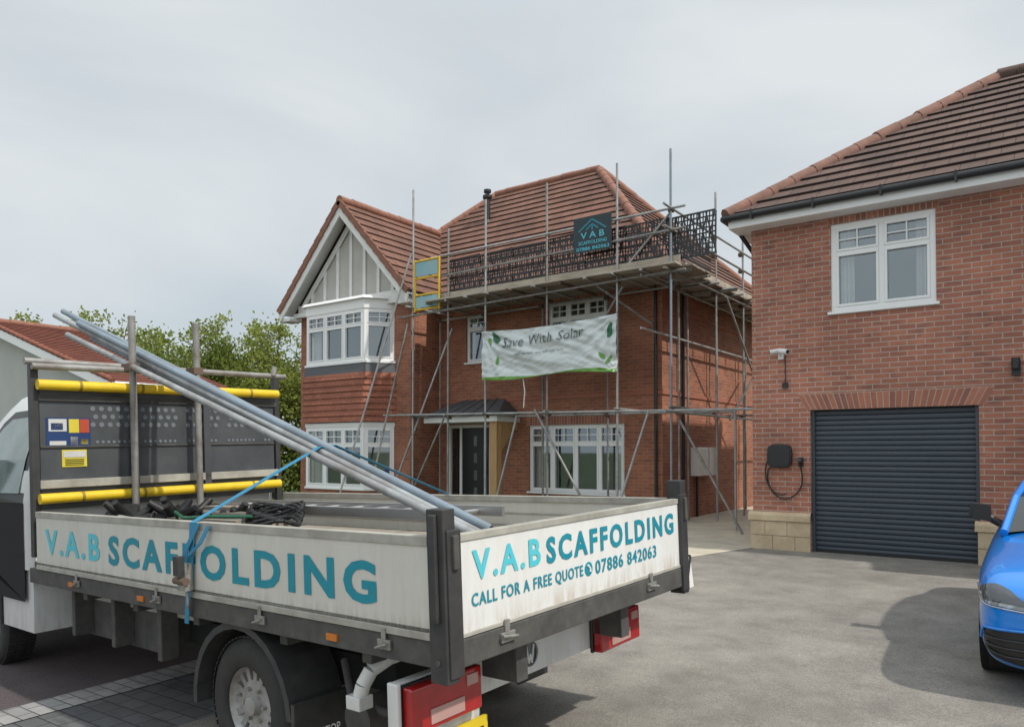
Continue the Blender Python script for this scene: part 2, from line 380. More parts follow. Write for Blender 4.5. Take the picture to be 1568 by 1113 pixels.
fr2.finish('bay_window_structure',H)
for z0,h in ((.57,1.57),(3.80,1.32)):
    for a,b,c in ((0,1,1),(1,2,3),(2,3,1)):
        u=(pts[b]-pts[a]);L=u.length;u.normalize(); n=V((u.y,-u.x,0))
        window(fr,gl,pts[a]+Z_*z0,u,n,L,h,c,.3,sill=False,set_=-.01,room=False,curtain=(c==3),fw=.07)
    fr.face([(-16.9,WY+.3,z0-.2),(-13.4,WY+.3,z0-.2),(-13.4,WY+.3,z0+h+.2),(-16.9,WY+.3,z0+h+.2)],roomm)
RZ=9.55; RY=18.7; EY=14.33; EX=-6.38; EXL=-17.95; EB=23.1
ra=V((-14.2,RY,RZ)); rb=V((-10.5,RY,RZ)); e=5.35
roof(rf,(EXL,EY,e),(EX,EY,e),ra,rb,tile_main)
roof(rf,(EX,EY,e),(EX,EB,e),rb,rb,tile_main)
roof(rf,(EX,EB,e),(EXL,EB,e),rb,ra,tile_main)
roof(rf,(EXL,EB,e),(EXL,EY,e),ra,ra,tile_main)
ridge(rf,ra+Z_*.02,rb+Z_*.02); ridge(rf,V((EX,EY,e)),rb); ridge(rf,V((EX,EB,e)),rb); ridge(rf,V((EXL,EY,e)),ra)
GX=-15.2; GZ=8.09; gy=13.2; gl0=-17.72; gl1=-12.7; gz=5.42
roof(rf,(gl1,gy,gz),(gl1,17.0,gz),(GX,gy,GZ),(GX,17.0,GZ),tile_main)
roof(rf,(gl0,17.0,gz),(gl0,gy,gz),(GX,17.0,GZ),(GX,gy,GZ),tile_main)
ridge(rf,(GX,gy-.02,GZ+.03),(GX,17.1,GZ+.03))
for sx in (gl0,gl1):
    a=V((sx,gy,gz));b=V((GX,gy,GZ))
    dd=(b-a).normalized(); nn=V((0,-1,0)).cross(dd); nn=nn if nn.z>0 else -nn
    kk=11
    for i in range(kk):
        p=a.lerp(b,i/kk);q=a.lerp(b,(i+1)/kk)
        rf.prism([p-nn*.09+nn*.0,q-nn*.11,q+nn*.05,p+nn*.075],(0,-.05,0),ridge_m)
rf.finish('roof',H)
gb=MB()
gy2=WY-.02
gb.face([(gl0+.35,gy2,ez+.1),(gl1-.35,gy2,ez+.1),(GX,gy2,GZ-.25)],render_m)
gb.face([(gl0+.3,WY+.02,ez+.0),(gl1-.3,WY+.02,ez+.0),(gl1-.3,WY+.02,ez+.2),(gl0+.3,WY+.02,ez+.2)],render_m)
for sx in (gl0,gl1):
    a=V((sx,gy+.03,gz-.06));b=V((GX,gy+.03,GZ-.06)); s_=1 if sx<GX else -1
    gb.prism([a,b,b-Z_*.34,a+V((s_*.06,0,-.24))],(0,-.04,0),whited)
    a2=V((sx,gy+.03,gz-.08));b2=V((GX,gy+.03,GZ-.08))
    gb.face([a2,b2,b2+V((0,WY-gy,0)),a2+V((0,WY-gy,0))],whited)
    gb.box((sx+s_*.0,gy+.03,gz-.28),(sx+s_*.45,WY+.0,gz-.2),whited)
    a=V((sx+s_*.5,gy2-.035,ez+.32));b=V((GX,gy2-.035,GZ-.42))
    gb.prism([a,b,b-Z_*.2,a+V((s_*.2,0,0))],(0,-.03,0),whited)
gb.box((gl0+.4,gy2-.07,ez+.12),(gl1-.4,gy2-.003,ez+.34),whited)
gb.box((gl0+.3,gy2-.16,ez+.0),(gl1-.3,gy2-.003,ez+.12),whited)
for i in range(-3,4):
    x=GX+i*.52; top=GZ-.5-abs(i*.52)*1.06
    if top>ez+.4: gb.box((x-.05,gy2-.04,ez+.34),(x+.05,gy2-.004,top),whited)
gb.box((XI-.02,EY+.02,5.12),(EX-.02,EY+.06,5.34),whited); gb.box((EX-.06,EY+.06,5.12),(EX-.02,EB,5.34),whited)
gb.box((XI,EY+.06,5.12),(EX-.06,FY+.02,5.15),whited); gb.box((XR-.02,FY,5.12),(EX-.06,EB,5.15),whited)
gb.tube((XI,EY-.04,5.3),(EX+.05,EY-.04,5.3),.055,blackp); gb.tube((EX+.04,EY-.04,5.3),(EX+.04,EB,5.3),.055,blackp)
gb.tube((XR-.12,FY-.06,0),(XR-.12,FY-.06,5.0),.034,blackp); gb.tube((XR-.12,FY-.06,5.0),(XR-.0,EY-.02,5.27),.034,blackp)
gb.finish('eaves_and_gable_timber',H)
fl=MB(); fx,fy=-13.5,17.35
fl.tube((fx,fy,7.9),(fx,fy,8.95),.085,blackp,14); fl.tube((fx,fy,8.95),(fx,fy,9.03),.14,blackp,14); fl.tube((fx,fy,9.03),(fx,fy,9.12),.06,blackp,14); fl.tube((fx,fy,9.12),(fx,fy,9.2),.11,blackp,14); fl.tube((fx,fy,7.85),(fx,fy,8.3),.2,leadm,14,r2=.09)
fl.finish('flue',H)
pc=MB(); cx0,cx1,cy=-12.72,-10.44,13.78
pc.box((cx0,cy,2.2),(cx1,FY-.002,2.34),whited)
A=[V((cx0-.06,cy-.07,2.345)),V((cx1+.06,cy-.07,2.345)),V((cx1+.06,FY-.003,2.345)),V((cx0-.06,FY-.003,2.345))]
T=[V((cx0+.45,FY-.003,2.80)),V((cx1-.45,FY-.003,2.80))]
pc.add([*A,*T],[(0,1,5,4),(1,2,5),(3,0,4),(0,3,2,1)],leadm)
for i in range(1,6):
    t=i/6; pc.tube(A[0].lerp(A[1],t)+V((0,0,.01)),T[0].lerp(T[1],t)+V((0,0,.01)),.010,leadm,6)
for x in (cx1-.26,): pc.box((x,cy+.05,0),(x+.21,cy+.24,2.2),timber)
pc.box((cx1-.2,cy+.24,2.0),(cx1-.05,FY,2.2),timber)
pc.prism([(cx1-.05,cy+.25,2.0),(cx1-.05,cy+.7,2.0),(cx1-.05,cy+.25,1.5)],(-.1,0,0),timber)
pc.finish('porch',H,bevel=.004)
fr.finish('windows_and_door',H); gl.finish('glazing',H)
mx=MB()
mx.box((XR+.002,16.2,.95),(XR+.2,16.75,1.6),white); mx.box((XR+.002,16.85,.95),(XR+.2,17.3,1.6),whited)
mx.box((XR+.2,16.24,.99),(XR+.206,16.71,1.56),whited); mx.tube((XR+.05,16.45,0),(XR+.05,16.45,.95),.03,blackp)
mx.tube((XR+.05,15.7,0),(XR+.05,15.7,5.1),.034,blackp)
mx.finish('meter_boxes',H,bevel=.01)
# ------------------------------------------------------------ NEIGHBOUR HOUSE
NH=empty('brick_house')
w=MB();fr=MB();gl=MB();rf=MB()
NY=11.76;NX=-3.87;NXR=9;NB=19.3;ne=5.05
wh=(-2.69,-1.32,3.57,4.87); gd=(-3.0,-.84,-.1,2.13); gd2=(.2,2.4,-.1,2.13); wh2=(1.6,3.0,3.57,4.87)
wall(w,(NX,NY,0),X_,NXR-NX,-.5,ne,[(h[0]-NX,h[1]-NX,h[2],h[3]) for h in (wh,gd,gd2,wh2)],brick_nb,nf,.14)
wall(w,(NX,NY,0),Y_,NB-NY,-.5,ne,[],brick_nb,-nr); wall(w,(NXR,NY,0),Y_,NB-NY,-.5,ne,[],brick_nb,nr)
wall(w,(NX,NB,0),X_,NXR-NX,-.5,ne,[],brick_nb,-nf)
for q in (gd,gd2): soldier(w,(q[0]-.06,NY,0),X_,nf,q[1]-q[0]+.12,2.133,.24,.12)
for q in (wh,wh2): soldier(w,(q[0]-.04,NY,0),X_,nf,q[1]-q[0]+.08,4.873,.10,0)
for (a,b) in ((NX,gd[0]),(gd[1],gd2[0]),(gd2[1],NXR)):
    w.box((a-.025 if a==NX else a+.002,NY-.03,-.3),(b-.002,NY+.13,.44),mortar_m)
    for row,(z0,z1) in enumerate(((-.0,.215),(.225,.44))):
        x=a-.03; xe=b+.0
        cuts=[x]+[x+(xe-x)*t for t in ((.38,.75) if row==0 else (.25,.62))]+[xe]
        for i in range(3): w.box((cuts[i]+.004,NY-.045,z0),(cuts[i+1]-.004,NY+.10,z1),stone_m)
    w.prism([(a-.06,NY-.07,.448),(a-.06,NY-.07,.53),(a-.06,NY-.0,.58),(a-.06,NY+.1,.58),(a-.06,NY+.1,.448)],(b-a+.06,0,0),stone_m)
w.box((NX-.03,NY+.10,-.3),(NX-.002,NB,.44),stone_m)
w.finish('walls',NH,bevel=0)
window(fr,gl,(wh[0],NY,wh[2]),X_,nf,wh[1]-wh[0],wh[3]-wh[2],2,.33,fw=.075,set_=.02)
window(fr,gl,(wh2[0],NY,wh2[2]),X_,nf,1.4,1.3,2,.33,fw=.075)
fr.finish('windows',NH,bevel=.004); gl.finish('glazing',NH)
gdm=MB()
for q in (gd,gd2):
    y0=NY+.13; z=0.02
    while z<2.12:
        a=y0; P=[(a,z),(a-.018,z+.012),(a-.022,z+.038),(a-.018,z+.064),(a,z+.075)]
        for (p,r) in zip(P[:-1],P[1:]): gdm.add([(q[0],p[0],p[1]),(q[1],p[0],p[1]),(q[1],r[0],r[1]),(q[0],r[0],r[1])],[(0,1,2,3)],garage_m)
        z+=.075
    gdm.box((q[0],NY+.06,0),(q[0]+.045,NY+.125,2.128),garage_m); gdm.box((q[1]-.045,NY+.06,0),(q[1],NY+.125,2.128),garage_m)
    gdm.box((q[0]+.045,NY+.09,0.0),(q[1]-.045,NY+.14,.05),blackp)
gdm.finish('garage_doors',NH)
pc=MB()
pc.prism([(.1,NY-.002,2.75),(.1,10.5,2.42),(.1,10.5,2.34),(.1,NY-.002,2.34)],(2.6,0,0),leadm)
for x in (.14,2.55): pc.box((x,10.55,0),(x+.12,10.67,2.34),white)
pc.finish('porch_canopy',NH)
ex=NX-.28;ey=NY-.36;eb=ey+6.84+0;e=5.18
rz=7.74
h0=V((ex+3.42,ey+3.42,rz)); h1=V((NXR+.3,ey+3.42,rz))
roof(rf,(ex,ey,e),(NXR+.3,ey,e),h0,h1,tile_nb)
roof(rf,(ex,eb,e),(ex,ey,e),h0,h0,tile_nb)
roof(rf,(NXR+.3,eb,e),(ex,eb,e),h1,h0,tile_nb)
ridge(rf,(ex,ey,e),h0,ridge_n); ridge(rf,(ex,eb,e),h0,ridge_n); ridge(rf,h0+Z_*.02,h1+Z_*.02,tile_nb)
rf.finish('roof',NH)
gb=MB()
gb.box((ex+.03,ey+.03,4.98),(NXR+.3,ey+.055,5.17),white); gb.box((ex+.03,ey+.055,4.98),(ex+.055,eb,5.17),white)
gb.box((ex+.055,ey+.055,4.98),(NXR+.3,NY+.0,5.0),white); gb.box((ex+.055,NY,4.98),(NX+.0,eb,5.0),white)
gb.tube((ex-.03,ey-.03,5.13),(NXR+.3,ey-.03,5.13),.052,blackp,12); gb.tube((ex-.03,ey-.03,5.13),(ex-.03,eb,5.13),.052,blackp,12)
for i in range(14): x=ex+.4+i*.9; gb.box((x,ey-.085,5.07),(x+.03,ey+.03,5.2),blackp)
gb.tube((NX-.06,NY+.3,0),(NX-.06,NY+.3,4.7),.034,blackp); gb.tube((NX-.06,NY+.3,4.7),(ex+.0,NY+.1,5.1),.034,blackp)
gb.finish('eaves',NH)
cc=empty('security_camera',(-3.42,NY,2.98)); m=MB()
wcam=M('camera_white',(.75,.75,.74),.35)
m.box((-.04,-.03,-.06),(.04,-.002,.06),wcam); m.tube((0,-.03,0),(0,-.10,.03),.02,wcam)
m.tube((-.13,-.14,.05),(.01,-.10,.07),.035,wcam,14); m.tube((.02,-.13,.06),(.15,-.2,.03),.04,wcam,14); m.tube((.15,-.2,.03),(.156,-.203,.028),.03,blackp,14)
m.tube((-.13,-.14,.05),(-.136,-.142,.049),.028,blackp,14)
m.tube((.06,-.012,.0),(.06,-.012,-.42),.008,blackp); m.box((.02,-.04,-.5),(.10,-.002,-.42),blackp)
m.finish('body',cc,bevel=.004)
ev=empty('ev_charger',(-3.44,NY,1.44)); m=MB()
n=28
def sq(a,b,p=4):
    return [(a*math.copysign(abs(math.cos(t))**(2/p),math.cos(t)),b*math.copysign(abs(math.sin(t))**(2/p),math.sin(t))) for t in [2*math.pi*i/n for i in range(n)]]
pr=sq(.18,.18)
m.prism([(x,-.003,z) for x,z in pr],(0,-.09,0),blackp); m.prism([(x*.9,-.095,z*.9) for x,z in pr],(0,-.015,0),M('charger_face',(.03,.03,.033),.25))
m.box((.27,-.05,-.16),(.34,-.003,-.02),blackp); m.tube((.305,-.05,-.1),(.305,-.12,-.06),.03,blackp)
loop=[V((-.12,-.04,-.16))]+[V((.07+.26*math.cos(t),-.04-.01*math.sin(t*3),-.32+.33*math.sin(t))) for t in [math.radians(a) for a in range(160,385,12)]]+[V((.305,-.1,-.1))]
m.path(loop,.012,blackp)
loop=[V((-.1,-.03,.1))]+[V((.02-.24*math.cos(t),-.05,-.25-.34*math.sin(t))) for t in [math.radians(a) for a in range(-60,120,12)]]
m.path(loop,.011,blackp)
m.finish('body',ev,bevel=.008)
al=empty('wall_lamp',(-.42,NY,2.6)); m=MB(); m.box((-.05,-.05,-.1),(.05,-.002,.1),blackp); m.tube((0,-.12,-.02),(0,-.12,.12),.05,blackp,12); m.tube((0,-.03,.05),(0,-.12,.05),.015,blackp); m.finish('body',al)
fn=empty('timber_fence',(0,0,0)); m=MB(); fm=M('fence_timber',(.20,.12,.07),.9,col2=(.12,.08,.05),ns=5)
for i in range(26): m.box((-6.7+i*.11,22.5,0),(-6.7+i*.11+.1,22.52+.01*(i%2),1.8),fm)
m.finish('panels',fn)
# ------------------------------------------------------------ SCAFFOLD
SC=empty('scaffolding'); m=MB(); cp=MB(); R=.0245
oy=13.3; iy=14.42
def coup(p):
    p=V(p); cp.obox(p,X_,nf,.09,-.045,.045,-.045,-.045,.045,rusty); cp.tube(p-Y_*.07,p+Y_*.07,.014,rusty,6); cp.tube(p-X_*.07,p+X_*.07,.012,rusty,6)
outer=[(-5.93,7.29),(-7.08,7.27),(-8.74,7.23),(-10.41,7.2),(-11.52,6.74),(-12.64,7.88)]
for i,(x,z) in enumerate(outer):
    m.tube((x,oy,g(x,oy)),(x+random.uniform(-.02,.02),oy,z),R,steelb if i in(0,) else (steel if i%2 else steelw))
    m.box((x-.08,oy-.08,0),(x+.08,oy+.08,.012),rusty)
    for zz in (2.3,4.9,5.74,6.13):
        if i<5 or zz<5: coup((x,oy+.05,zz))
for x,z in ((-6.25,5.9),(-7.9,5.0),(-9.6,5.0),(-11.3,4.95),(-12.75,4.9)):
    m.tube((x,iy,0),(x,iy,z),R,steelw); coup((x,iy-.05,2.3)); coup((x,iy-.05,4.85))
def T(a,b,mat=None,r=R): m.tube(a,b,r,mat or random.choice([steel,steel,steelw]))
T((-13.6,oy-.05,2.40),(-4.3,oy-.05,2.26)); T((-12.9,iy-.05,2.35),(-5.6,iy-.05,2.3))
T((-13.1,oy-.05,4.78),(-5.6,oy-.05,4.93)); T((-12.9,iy+.05,4.85),(-5.6,iy+.05,4.93))
T((-12.0,oy-.05,6.10),(-5.6,oy-.05,6.13)); T((-11.9,oy-.05,5.62),(-5.6,oy-.05,5.72))
x=-12.6
while x<-5.8:
    T((x,oy-.35+random.uniform(-.1,.1),4.98),(x+random.uniform(-.05,.05),iy+.2,4.99),rusty if random.random()<.25 else steel); x+=.62
for x,_ in outer: T((x+.05,oy-.2,2.35),(x+.05,iy+.15,2.35))
bd=MB()
for j in range(5):
    y=oy+.06+j*.232; x=-12.3+random.uniform(-.1,.1)
    while x<-5.75:
        x2=min(x+3.9,-5.6+random.uniform(0,.1)); bd.box((x+.005,y,5.012+.002*(j%2)),(x2,y+.222,5.05+.002*(j%2)),plank); x=x2+.002
bd.box((-12.0,oy+.03,5.03),(-8.8,oy+.067-.002,5.24),plankl); bd.box((-8.79,oy+.03,5.02),(-5.75,oy+.0655,5.245),plankl)
bd.box((-12.0,oy-.28,5.013),(-5.7,oy+.02,5.05),plankl)
sx=-5.93; sxi=-6.5
for y,z in ((15.67,7.12),(17.4,6.6),(19.4,6.6),(21.2,6.5)):
    m.tube((sx,y,0),(sx,y,z),R,steel); m.tube((sxi,y-.2,0),(sxi,y-.2,5.3),R,steelw)
    for zz in (2.3,4.9,5.74,6.13): coup((sx-.05,y,zz))
    T((sxi-.15,y+.06,4.95),(sx+.45,y+.06,4.95)); T((sxi-.1,y+.06,2.35),(sx+.4,y+.06,2.35))
for z in (2.26,4.93,5.72,6.13): T((sx+.05,12.9,z),(sx+.05,22,z))
T((sxi,13.2,4.93),(sxi,22,4.93)); T((sxi,13.2,3.9),(sxi,22,3.9))
y=13.6
while y<21.5: T((sxi-.2,y,4.985),(sx+.35+random.uniform(-.1,.15),y,4.985),rusty if random.random()<.3 else steel); y+=.7
for j in range(4):
    xx=sxi+.0+j*.232-.2
    bd.box((xx,14.5,5.02),(xx+.222,22,5.058),plank)
bd.box((sx-.03,14.0,5.06),(sx+.01,22,5.26),plankl)
T((-12.6,oy-.1,6.3),(-14.6,12.6,.1)); T((-12.7,oy-.12,4.6),(-13.5,12.8,.8)); T((-11.9,13.9,4.5),(-13.2,13.2,.6))
T((-9.0,oy-.1,2.4),(-7.3,12.9,.0)); T((-9.6,oy+.1,2.3),(-10.2,oy+.0,.1)); T((-6.35,oy-.08,2.3),(-6.9,12.9,.3))
T((-5.8,oy+.1,2.1),(-4.6,13.4,0.02)); T((sx+.1,19.5,4.4),(sx+.1,16.2,2.2)); T((sx+.1,16,4.9),(sx+.1,19,2.3))
T((-7.1,oy+.08,5.0),(-5.95,oy+.08,6.1))
T((-11.9,13.6,2.3),(-12.9,13.3,.1)); T((-7.6,13.4,4.9),(-6.9,14.5,4.2)); T((-7.0,oy+.1,4.8),(-7.9,oy+.6,4.0))
T((-4.9,13.9,2.3),(-4.9,13.9,0.02))
m.finish('tubes',SC); cp.finish('couplers',SC); bd.finish('boards',SC,bevel=.003)
bg=MB(); x0,x1,z0,z1=-11.6,-5.98,5.22,6.02
yy=oy+.12
def strip(a,b,wd=.012,nv=V((0,1,0))):
    a=V(a);b=V(b);d=(b-a).normalized();s_=d.cross(nv)*wd; bg.face([a-s_,b-s_,b+s_,a+s_],blackp)
x=x0
while x<x1:
    gz_=random.uniform(-.04,.05); tl=random.uniform(-.03,.03)
    for k in range(9):
        z=z0+k*.1+gz_
        strip((x,yy,z),(x+.94,yy,z+tl),.020 if k in (0,8) else .016)
    for k in range(16):
        xx=x+k*.062; strip((xx,yy+.004,z0+gz_),(xx+.02,yy+.004,z1+gz_),.013)
    for k in range(6):
        strip((x+k*.15,yy+.008,z0+gz_),(x+k*.15+.17,yy+.008,z1+gz_),.014); strip((x+k*.15+.2,yy+.010,z0+gz_),(x+k*.15,yy+.010,z1+gz_),.014)
    x+=.93
for k in range(9): strip((sx-.08,13.4,5.22+k*.1),(sx-.08,15.6,5.22+k*.1),.013,V((1,0,0)))
for k in range(34): strip((sx-.076,13.4+k*.065,5.2),(sx-.076,13.42+k*.065,6.0),.010,V((1,0,0)))
bg.finish('brick_guard_mesh',SC)
yel=M('yellow_paint',(.75,.48,.02),.5,col2=(.6,.36,.02)); lb=M('gate_blue',(.18,.42,.50),.7,col2=(.34,.46,.46))
m=MB()
for x in (-12.5,-11.72): m.tube((x,13.22,4.85),(x,13.22,6.1),.028,yel)
for z in (4.9,5.25,5.65,6.07): m.tube((-12.5,13.22,z),(-11.72,13.22,z),.026,yel)
m.box((-12.46,13.21,5.70),(-11.76,13.23,6.04),lb); m.box((-12.46,13.21,4.94),(-11.76,13.23,5.21),lb); m.finish('access_gate',SC)
sb=empty('company_sign_board'); m=MB(); bm=M('sign_dark',(.015,.035,.045),.5)
m.box((-8.02,13.2,5.56),(-7.14,13.215,6.28),bm); m.finish('board',sb)
strokes=MB()
def st(a,b,wd=.014,mat=teal):
    a=V((a[0],13.197,a[1]));b=V((b[0],13.197,b[1]));d=(b-a).normalized();s_=d.cross(V((0,1,0)))*wd; strokes.face([a-s_,b-s_,b+s_,a+s_],mat)
st((-7.9,6.0),(-7.58,6.22));st((-7.58,6.22),(-7.26,6.0));st((-7.72,6.02),(-7.58,6.12));st((-7.58,6.12),(-7.44,6.02));st((-7.58,6.0),(-7.58,6.1))
strokes.finish('logo',sb)
text_mesh('vab','V A B',(-7.85,13.196,5.84),X_,Z_,.55,.13,cyan,sb,.01)
text_mesh('name','SCAFFOLDING',(-7.9,13.196,5.72),X_,Z_,.66,.07,cyan,sb,.01)
text_mesh('phone','07886 842063',(-7.95,13.196,5.6),X_,Z_,.76,.07,cyan,sb,.01)
# banner
bn=empty('solar_banner'); m=MB(); nx,nz=140,50
bx0,bx1,bz0,bz1=-10.38,-7.0,3.10,4.18
bmat=M('banner_vinyl',(.64,.68,.67),.35,col2=(.55,.60,.59),ns=2,bump=.4,bs=9)
def bd_(u,v):
    x=bx0+(bx1-bx0)*u
    z=bz0+(bz1-bz0)*v - .07*math.sin(math.pi*u)*v +.05*u*v -.04*math.sin(math.pi*u*2.3)*(1-v)
    da=math.atan2(1-v,u*3+.02); db=math.atan2(1-v,(1-u)*3+.02); dc=math.atan2(v,(1-u)*3+.02)
    fa=math.sin(da*22)*math.exp(-u*2.6); fb=math.sin(db*20+1)*math.exp(-(1-u)*2.6); fc=math.sin(dc*18)*math.exp(-(1-u)*3)
    y=13.13+.07*mn.noise(V((u*5,v*3+u*3,1)))+.033*mn.noise(V((u*12+v*8,v*5,3)))+.012*mn.noise(V((u*26-v*12,v*10+u*8,5)))
    y+=.016*fa+.016*fb+.012*fc
    return V((x,y,z))
vs=[bd_(i/nx,j/nz) for j in range(nz+1) for i in range(nx+1)]
m.add(vs,[(j*(nx+1)+i,j*(nx+1)+i+1,(j+1)*(nx+1)+i+1,(j+1)*(nx+1)+i) for j in range(nz) for i in range(nx)],bmat,True)
green=M('banner_green',(.14,.34,.05),.5); dgreen=M('banner_dark_green',(.02,.14,.06),.5); greyt=M('banner_text',(.09,.12,.12),.5)
def onb(u,v,d=.006): return bd_(u,v)-Y_*d
for i in range(140):
    u0=i/140;u1=(i+1)/140; f=lambda u:.04+.03*math.sin(u*9)
    for a,b in ((0,.5),(.5,1)):
        m.face([onb(u0,f(u0)*a),onb(u1,f(u1)*a),onb(u1,f(u1)*b),onb(u0,f(u0)*b)],green)
def leaf(cu,cv,a,L,wd,mat):
    P=[]
    for k in range(20):
        t=2*math.pi*k/20; lx=math.cos(t)*L; ly=math.sin(t)*wd*(1-.35*math.cos(t))
        P.append((cu+(lx*math.cos(a)-ly*math.sin(a))/3.38,cv+(lx*math.sin(a)+ly*math.cos(a))/1.08))
    for r0,r1 in ((0,.5),(.5,1)):
        for k in range(20):
            a_,b_=P[k],P[(k+1)%20]
            mixp=lambda p,t:onb(cu+(p[0]-cu)*t,cv+(p[1]-cv)*t,.012)
            if r0==0: m.face([mixp(a_,0),mixp(a_,r1),mixp(b_,r1)],mat)
            else: m.face([mixp(a_,r0),mixp(a_,r1),mixp(b_,r1),mixp(b_,r0)],mat)
leaf(.12,.86,2.2,.15,.07,dgreen); leaf(.07,.78,-1.2,.09,.04,green)
leaf(.955,.74,1.4,.15,.06,dgreen); leaf(.90,.30,2.4,.10,.035,green); leaf(.95,.22,.9,.10,.035,green); leaf(.13,.40,1.6,.10,.035,green)
m.finish('sheet',bn)
o=text_mesh('slogan','Save With Solar',(0,0,0),X_,Z_,1,1,greyt,bn,-.002,1.05)
for q in o.data.vertices: q.co=onb(.18+q.co.x*.60+q.co.z*.01,.64+q.co.z*.20+q.co.x*.04,.034)
o=text_mesh('small_text','0800 000 0000  save with solar .co.uk',(0,0,0),X_,Z_,1,1,greyt,bn,.0)
for q in o.data.vertices: q.co=onb(.28+q.co.x*.36,.46+q.co.z*.05,.03)
m=MB(); m.path([bd_(0,1),(-10.41,13.3,4.4)],.006,blackp); m.path([bd_(1,1),(-6.9,13.25,4.4)],.006,blackp); m.path([bd_(1,0),(-6.6,13.2,3.3),(-6.7,13.2,2.9)],.006,blackp)
m.path([(-9.3,13.2,3.1),(-9.25,13.2,2.8),(-9.28,13.2,2.45)],.012,white); m.finish('ties',bn)
# ------------------------------------------------------------ TRUCK
TR=empty('dropside_truck')
ax=V((-1850.3,75.8,-48)).normalized(); bb=V((59.8,1464,34)).normalized(); ay=-(bb-ax*bb.dot(ax)).normalized(); az=ax.cross(ay)
mt=Matrix(((ax.x,ay.x,az.x,-1.864),(ax.y,ay.y,az.y,2.169),(ax.z,ay.z,az.z,-.08),(0,0,0,1)))
TR.matrix_world=mt
panel=M('dropside_aluminium',(.63,.62,.56),.5,.0,col2=(.52,.51,.455),ns=1.6,bump=.03,bs=15,contrast=.3,dirt=(.885,.97,(.22,.18,.13)))
panelt=M('tailgate_aluminium',(.74,.75,.73),.45,.0,col2=(.66,.66,.64),ns=1.6,bump=.03,bs=15,contrast=.3,dirt=(.885,.98,(.36,.26,.16)))
paneld=M('panel_dirty',(.44,.43,.38),.6,col2=(.26,.245,.21),ns=5)
tblack=M('truck_black',(.022,.023,.025),.5,col2=(.055,.053,.05),ns=9,contrast=.25)
tdirt=M('chassis_dirty',(.038,.038,.038),.8,col2=(.10,.095,.085),ns=9,contrast=.25)
twhite=M('truck_white',(.68,.69,.68),.35,col2=(.57,.57,.55),ns=2.5,coat=.4,dirt=(.3,.65,(.30,.28,.24)))
rubber=M('tyre_rubber',(.02,.02,.021),.85,col2=(.04,.038,.035),ns=6,bump=.3,bs=60)
dark=M('under_dark',(.012,.012,.012),.9)
LY,RY_=0.0,-2.05; BL=3.95
b=MB()
def side_panel(y,out):
    t=.028
    b.box((.06,y-out*t,.885),(BL-.05,y,1.265),panel)
    b.box((.06,y-out*(t+.012),1.235),(BL-.05,y+out*.006,1.275),paneld)
    b.box((.06,y-out*(t+.012),.875),(BL-.05,y+out*.006,.905),paneld)
    for z in (.99,1.07,1.15): b.box((.06,y-out*(t+.006),z),(BL-.05,y-out*t,z+.012),paneld)
side_panel(LY,1); side_panel(RY_,-1)
b.box((-.02,RY_+.07,.885),(.012,LY-.07,1.265),panelt); b.box((-.026,RY_+.07,1.246),(.02,LY-.07,1.275),paneld); b.box((-.026,RY_+.07,.875),(.02,LY-.07,.892),paneld)
for z in (.99,1.07,1.15): b.box((.012,RY_+.07,z),(.02,LY-.07,z+.012),paneld)
b.finish('dropside_panels',TR,bevel=.004)
b=MB()
for y,s_ in ((LY,1),(RY_,-1)):
    b.box((-.035,y-s_*.055,.72),(.055,y+s_*.012,1.38),tblack); b.box((-.045,y-s_*.075,.74),(-.02,y-s_*.0,1.30),tblack)
    b.box((-.005,y+s_*.012,.95),(.03,y+s_*.03,1.36),tblack)
    b.box((-.06,y-s_*.05,1.15),(-.035,y-s_*.02,1.28),tdirt)
    for z in (.80,.98,1.12): b.tube((.01,y+s_*.011,z),(.01,y+s_*.018,z),.012,tdirt,8)
b.box((0,RY_,.885),(BL,LY,.925),tdirt)
for y,s_ in ((LY,1),(RY_,-1)): b.box((0.06,y-s_*.06,.77),(BL+.1,y-s_*.004,.872),tdirt)
b.box((-.03,RY_+.06,.765),(.03,LY-.06,.872),tdirt)
for y in (-.55,-1.45): b.box((.05,y-.04,.58),(5.6,y+.04,.76),tdirt)
for s_ in (.5,1.1,1.9,2.6,3.3): b.box((s_,RY_+.1,.70),(s_+.06,LY-.08,.77),tdirt)
b.finish('bed_frame',TR,bevel=.005)
b=MB(); org=M('orange_marker',(.55,.17,.02),.4); galv=M('latch_zinc',(.40,.39,.36),.5,.5,col2=(.2,.19,.17),ns=20)
for s_ in (.28,1.15,2.15,3.2):
    b.box((s_,.0,.81),(s_+.075,.012,.85),galv); b.tube((s_+.01,.022,.835),(s_+.075,.022,.815),.006,galv)
    b.box((s_+.025,.006,.85),(s_+.05,.012,.895),galv)
for y in (-.35,-1.6):
    b.box((-.042,y-.045,.81),(-.03,y+.045,.85),galv); b.box((-.038,y-.015,.85),(-.027,y+.015,.90),galv); b.tube((-.05,y-.05,.825),(-.05,y+.05,.84),.007,galv)
for s_ in (.62,2.35,3.3): b.box((s_,-.004,.80),(s_+.07,.008,.83),org)
b.finish('latches_and_markers',TR,bevel=.003)
b=MB(); red=M('lamp_red',(.42,.012,.014),.12,coat=.6,col2=(.28,.01,.01),ns=12); clr=M('lamp_clear',(.50,.30,.27),.15,coat=.5); yp=M('number_plate_yellow',(.75,.55,.02),.4)
sb_=.25
b.box((sb_,-1.85,.50),(sb_+.05,.01,.68),twhite); b.box((sb_+.01,-.50,.30),(sb_+.04,.01,.50),twhite)
b.box((sb_-.03,.012,.28),(sb_+.03,.035,.69),twhite); b.box((sb_-.012,-.44,.28),(sb_+.0,.010,.482),twhite)
b.finish('rear_beam',TR,bevel=.010)
b=MB()
